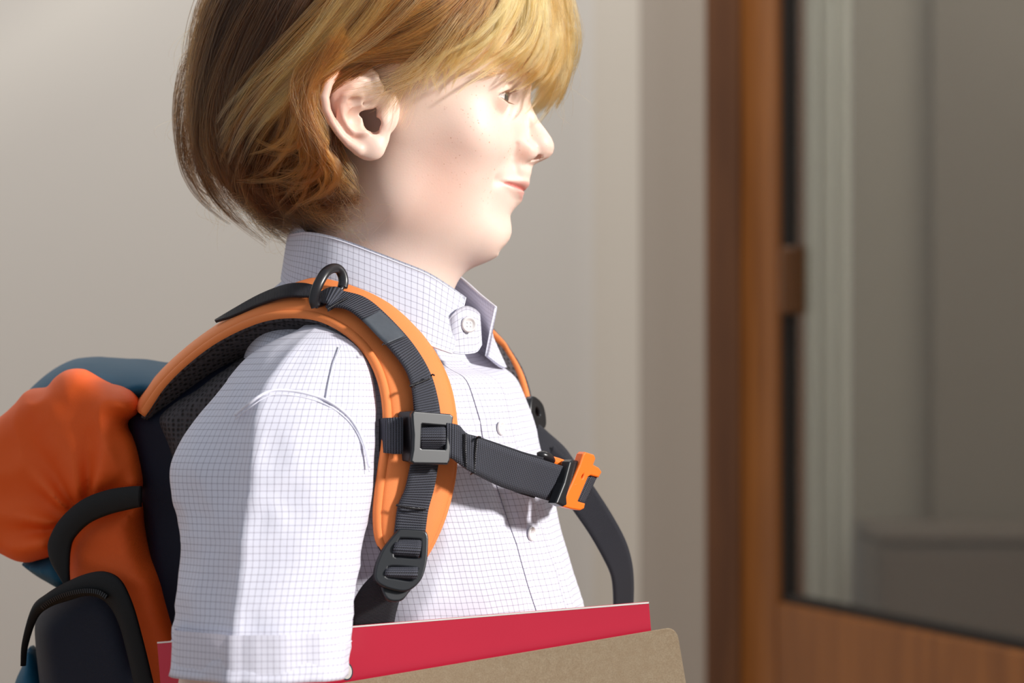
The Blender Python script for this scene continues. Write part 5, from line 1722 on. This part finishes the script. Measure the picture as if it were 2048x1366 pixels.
# ladder buckle at the foot of the strap
LB = [(806, 1110, -130), (840, 1112, -127), (806, 1075, -128)]
lad = px_plate('ladder_buckle', smooth_loop([(795, 1066), (801, 1062), (842, 1065), (850, 1071), (851, 1085), (849, 1118), (843, 1145), (836, 1160), (822, 1174), (806, 1180), (782, 1176), (762, 1168), (752, 1158), (752, 1142), (757, 1124), (768, 1100), (781, 1082)], 64),
         [smooth_loop([(794, 1078), (798, 1074), (838, 1076), (843, 1082), (842, 1106), (838, 1120), (800, 1119), (784, 1116), (786, 1096)], 30), smooth_loop([(778, 1130), (833, 1134), (834, 1142), (829, 1158), (819, 1166), (790, 1162), (768, 1157), (770, 1142)], 30)], LB, 5.0, M['buckle'], pack, 1.2)
px_plate('thumb_tab', smooth_loop([(764, 1164), (780, 1166), (808, 1170), (820, 1173), (812, 1185), (802, 1197), (790, 1200), (776, 1197), (767, 1183)], 36), [], [(790, 1180, -132), (810, 1181, -130), (790, 1165, -131)], 4.0, M['buckle'], lad, 1.2)
ribbon('webbing_fold', [(843, 1082, -126), (842, 1095, -131), (839, 1108, -131), (835, 1116, -126)], [(792, 1080, -129), (788, 1092, -134), (785, 1105, -134), (783, 1113, -129)], 1.6, M['web'], lad, n=30)
ribbon('webbing_fold', [(836, 1132, -127), (836, 1140, -133), (834, 1152, -134), (828, 1164, -128)], [(776, 1130, -131), (771, 1140, -137), (769, 1150, -138), (768, 1158, -132)], 1.6, M['web'], lad, n=30)
ribbon('lower_webbing', [(812, 1160, -124), (805, 1178, -124), (799, 1200, -122), (792, 1228, -118), (786, 1260, -112), (780, 1300, -104)], [(756, 1138, -127), (745, 1150, -126), (722, 1176, -124), (705, 1208, -120), (697, 1245, -114), (690, 1290, -104)], 1.7, M['web_fine'], pack, n=50)

# --- chest strap
chA = [(893, 846, -122), (908, 848, -121), (919, 853, -119), (931, 866, -117), (957, 877, -113), (1014, 897, -98), (1050, 909, -88), (1084, 919, -78), (1112, 928, -68), (1136, 936, -60)]
chB = [(893, 914, -124), (907, 919, -123), (919, 928, -121), (934, 939, -119), (952, 949, -115), (998, 972, -100), (1030, 983, -91), (1060, 991, -80), (1092, 1000, -70), (1120, 1007, -61)]
chest = ribbon('chest_strap', chA, chB, 2.2, M['web'], pack, n=130)
chA2 = [(935, 868, -110), (957, 874, -108), (1014, 893, -93), (1050, 905, -83), (1086, 914, -73)]
chB2 = [(938, 930, -112), (952, 944, -110), (998, 968, -96), (1030, 984, -86), (1068, 996, -75)]
ribbon('strap_tail', chA2, chB2, 1.6, M['web_fine'], chest, n=60)
for pts in ([(930, 868, -120), (930, 900, -121), (932, 936, -121)], [(953, 878, -116), (950, 910, -117), (948, 945, -117)]):
    stitches('stitching', pts, chest, n=30)
for (a, b, c) in ((957, 877, -116), (946, 949, -118)):
    tube('thread_end', PL([(a - 4, b, c), (a, b - 3, c - 2), (a + 5, b - 2, c - 3)]), 0.7, M['ring'], chest, n=10, k=5)
# socket half of the clip: dark body, orange jaw with the whistle
CL = [(1132, 968, -64), (1150, 970, -56), (1136, 938, -62)]
clip = px_plate('clip_body', [(1133, 927), (1137, 924), (1153, 927), (1157, 932), (1140, 972), (1124, 1008), (1118, 1008), (1108, 1003), (1122, 968)], [], CL, 7.0, M['buckle'], pack, 1.5)
CO = [(1150, 970, -60), (1180, 973, -50), (1156, 938, -58)]
px_plate('clip_frame', [(1154, 931), (1161, 910), (1164, 907), (1180, 912), (1182, 917), (1177, 931), (1190, 938), (1194, 944), (1190, 951), (1182, 949), (1174, 947), (1168, 951), (1146, 1003), (1150, 1006), (1161, 1009), (1160, 1014), (1154, 1017), (1136, 1014), (1121, 1010), (1120, 1005), (1138, 968)],
         [smooth_loop([(1158, 946), (1162, 944), (1162, 952), (1158, 960), (1154, 958), (1155, 951)], 14)], CO, 6.0, M['orange_plastic'], clip, 1.0)
px_plate('whistle_slot', smooth_loop([(1156, 944), (1164, 943), (1162, 953), (1158, 962), (1152, 960), (1154, 951)], 14), [], [(1158, 951, -56), (1166, 952, -53), (1158, 944, -56)], 1.5, plain('red_slot', (190, 20, 24), 0.5), clip, 0.3)
for (a, b) in ((1150, 968), (1144, 982), (1138, 994)):
    tube('grip_ridge', PL([(a - 6, b - 2, -64.5), (a, b + 2, -64), (a + 5, b, -62)]), 0.5, M['orange_plastic'], clip, n=12, k=6)
ribbon('clip_webbing', [(1170, 949, -50), (1180, 949, -50), (1191, 952, -46)], [(1146, 1004, -53), (1153, 1007, -53), (1163, 1010, -48)], 3.0, M['web'], clip, n=16)
tube('clip_prong', PL([(1102, 922, -62), (1116, 926, -58), (1130, 931, -54)]), 3.2, M['orange_plastic'], clip, n=16, k=12, flat=(1, .8))
tube('strap_keeper', PL([(1075, 912, -70), (1084, 911, -70), (1096, 916, -66), (1104, 922, -62)]), [2.2, 3.2, 3.2, 2.4], M['ring'], clip, n=20, k=12)

ribbon('chest_strap', [(1181, 951, -47), (1180, 950, -20), (1168, 944, 6), (1150, 930, 26), (1130, 912, 38), (1108, 892, 44)], [(1156, 1007, -50), (1155, 1004, -24), (1142, 996, 2), (1124, 980, 22), (1104, 962, 34), (1086, 940, 42)], 1.8, M['web_fine'], pack, n=50)

# --- far shoulder strap, its buckle and the loose webbing that hangs in front
fi = [(700, 560, 60), (790, 580, 62), (880, 640, 62), (940, 690, 60), (975, 716, 54), (996, 750, 50), (1014, 785, 47), (1030, 815, 44), (1044, 845, 42)]
fo = [(720, 530, 84), (830, 555, 88), (930, 610, 88), (1000, 680, 84), (1022, 710, 78), (1040, 740, 72), (1052, 772, 67), (1060, 808, 62), (1061, 838, 58)]
far = ribbon('shoulder_strap', fi, fo, 4.5, M['spacer'], pack, n=80, puff=1.0, m=10)
fo2 = [(a - 1, b + 2, c - 4) for a, b, c in fo]
fo1 = [(a - 22 * sx_, b + 10, c - 8) for (a, b, c), sx_ in zip(fo, (1, 1, 1, .55, .6, .7, .75, .75, .5))]
ribbon('orange_edge', fo1, fo2, 5.0, M['orange'], far, n=80, puff=3.5, m=10)
FBK = [(1072, 830, 56), (1084, 832, 66), (1072, 810, 58)]
px_plate('ladder_buckle', smooth_loop([(1058, 800), (1064, 797), (1078, 810), (1084, 832), (1084, 852), (1074, 856), (1062, 850), (1056, 828)], 36), [smooth_loop([(1065, 812), (1072, 818), (1075, 834), (1068, 836), (1063, 826)], 18)], FBK, 5, M['buckle'], pack, 1.2)
lw_l = [(1046, 842, 46), (1058, 872, 44), (1070, 900, 40), (1090, 935, 36), (1115, 975, 32), (1145, 1018, 28), (1179, 1068, 28), (1206, 1115, 30), (1222, 1150, 34), (1227, 1185, 38), (1227, 1230, 44), (1222, 1300, 52)]
lw_r = [(1064, 838, 54), (1096, 866, 52), (1128, 895, 50), (1148, 922, 46), (1170, 950, 40), (1194, 984, 36), (1226, 1034, 34), (1250, 1080, 36), (1262, 1120, 40), (1266, 1155, 44), (1266, 1200, 50), (1262, 1290, 58)]
ribbon('loose_webbing', lw_l, lw_r, 1.7, M['web_fine'], pack, n=110)

# ------------------------------------------------------------------ books under the arm
def sheet_book(name, tl, tr, drop, thick, cover, label, cat, corner, leaves=0):
    """tl, tr: photo points of the upper corners; drop: height in mm; cover faces the camera"""
    A, B = P(*tl), P(*tr)
    u = (B - A); Wd = np.linalg.norm(u); u /= Wd
    n = np.cross(u, [0, 0, 1.0]); n /= np.linalg.norm(n)
    if n[1] > 0: n = -n
    v = np.cross(n, u); v = -v if v[2] > 0 else v
    root = empty(name, tuple(W(A + u * Wd / 2 + v * drop)), label, cat)
    def slab(nm, n0, n1, inset, mat, r, parent):
        o = [(inset, 0)]
        pts = []
        def arc(cx, cy, a0, a1, k=6):
            for i in range(k + 1):
                a = math.radians(a0 + (a1 - a0) * i / k); pts.append((cx + r * math.cos(a), cy - r * math.sin(a)))
        w0, w1, h0, h1 = inset, Wd - inset, inset, drop - inset
        arc(w0 + r, h0 + r, 180, 90); arc(w1 - r, h0 + r, 90, 0); arc(w1 - r, h1 - r, 0, -90); arc(w0 + r, h1 - r, -90, -180)
        V = [A + u * a + v * b + n * (n1) for a, b in pts] + [A + u * a + v * b + n * (n0) for a, b in pts]
        m_ = len(pts)
        F = [tuple(range(m_)), tuple(range(m_, 2 * m_))[::-1]] + [(i, i + m_, (i + 1) % m_ + m_, (i + 1) % m_) for i in range(m_)]
        return mesh_obj(nm, V, F, mat, parent, smooth=False)
    slab('front_cover', thick - 0.5, thick, 0, cover, corner, root)
    slab('back_cover', 0, 0.5, 0, cover, corner, root)
    k = max(1, leaves); gap = (thick - 1.2) / k
    for i in range(k):
        slab('pages', 0.6 + gap * i, 0.6 + gap * (i + 0.82), 0.5, M['paper'], max(0.2, corner - 0.4), root)
    return root, A, u, v, n
red, A_, u_, v_, n_r = sheet_book('red_book', (316, 1283, -116), (1297, 1203, -116), 225, 4.0, M['red_cover'], 'large glossy red book held under the arm, behind the brown notebook', 'book', 0.6, 2)
Wd_ = np.linalg.norm(P(1297, 1203, -116) - P(316, 1283, -116))
V_ = [A_ + u_ * a + v_ * b + n_r * c for a, b, c in ((0, -0.15, 4.25), (Wd_, -0.15, 4.25), (Wd_, 0.75, 4.25), (0, 0.75, 4.25), (0, -0.15, 3.9), (Wd_, -0.15, 3.9), (Wd_, 0.75, 3.9), (0, 0.75, 3.9))]
mesh_obj('white_edge', V_, [(0, 1, 2, 3), (7, 6, 5, 4), (0, 4, 5, 1), (1, 5, 6, 2), (2, 6, 7, 3), (3, 7, 4, 0)], M['paper'], red, smooth=False)
# printed mark on the cover, cut off by the sleeve
mk = P(693, 1343, -120.6)
def disc(r0, r1, c, mat, nm, dn):
    V = []; k = 40
    cc = A_ + u_ * ((c - A_) @ u_) + v_ * ((c - A_) @ v_) + n_r * (4.0 + dn)
    for r in (r0, r1):
        for j in range(k): V.append(cc + u_ * r * math.cos(j / k * 6.2832) * 0.7 + v_ * r * math.sin(j / k * 6.2832) + n_r * 0)
    return mesh_obj(nm, V, [tuple(x) for x in grid_faces(2, k)], mat, red, smooth=False)
disc(0.01, 5.3, mk, M['reflector'], 'printed_ring', 0.08)
disc(0.01, 4.4, mk, M['paper'], 'printed_oval', 0.14)
kr, *_ = sheet_book('notebook', (470, 1402, -126), (1352, 1253, -124), 215, 5.0, M['kraft'], 'brown kraft-covered notebook with rounded corners held in front of the red book', 'notebook', 6.0, 4)
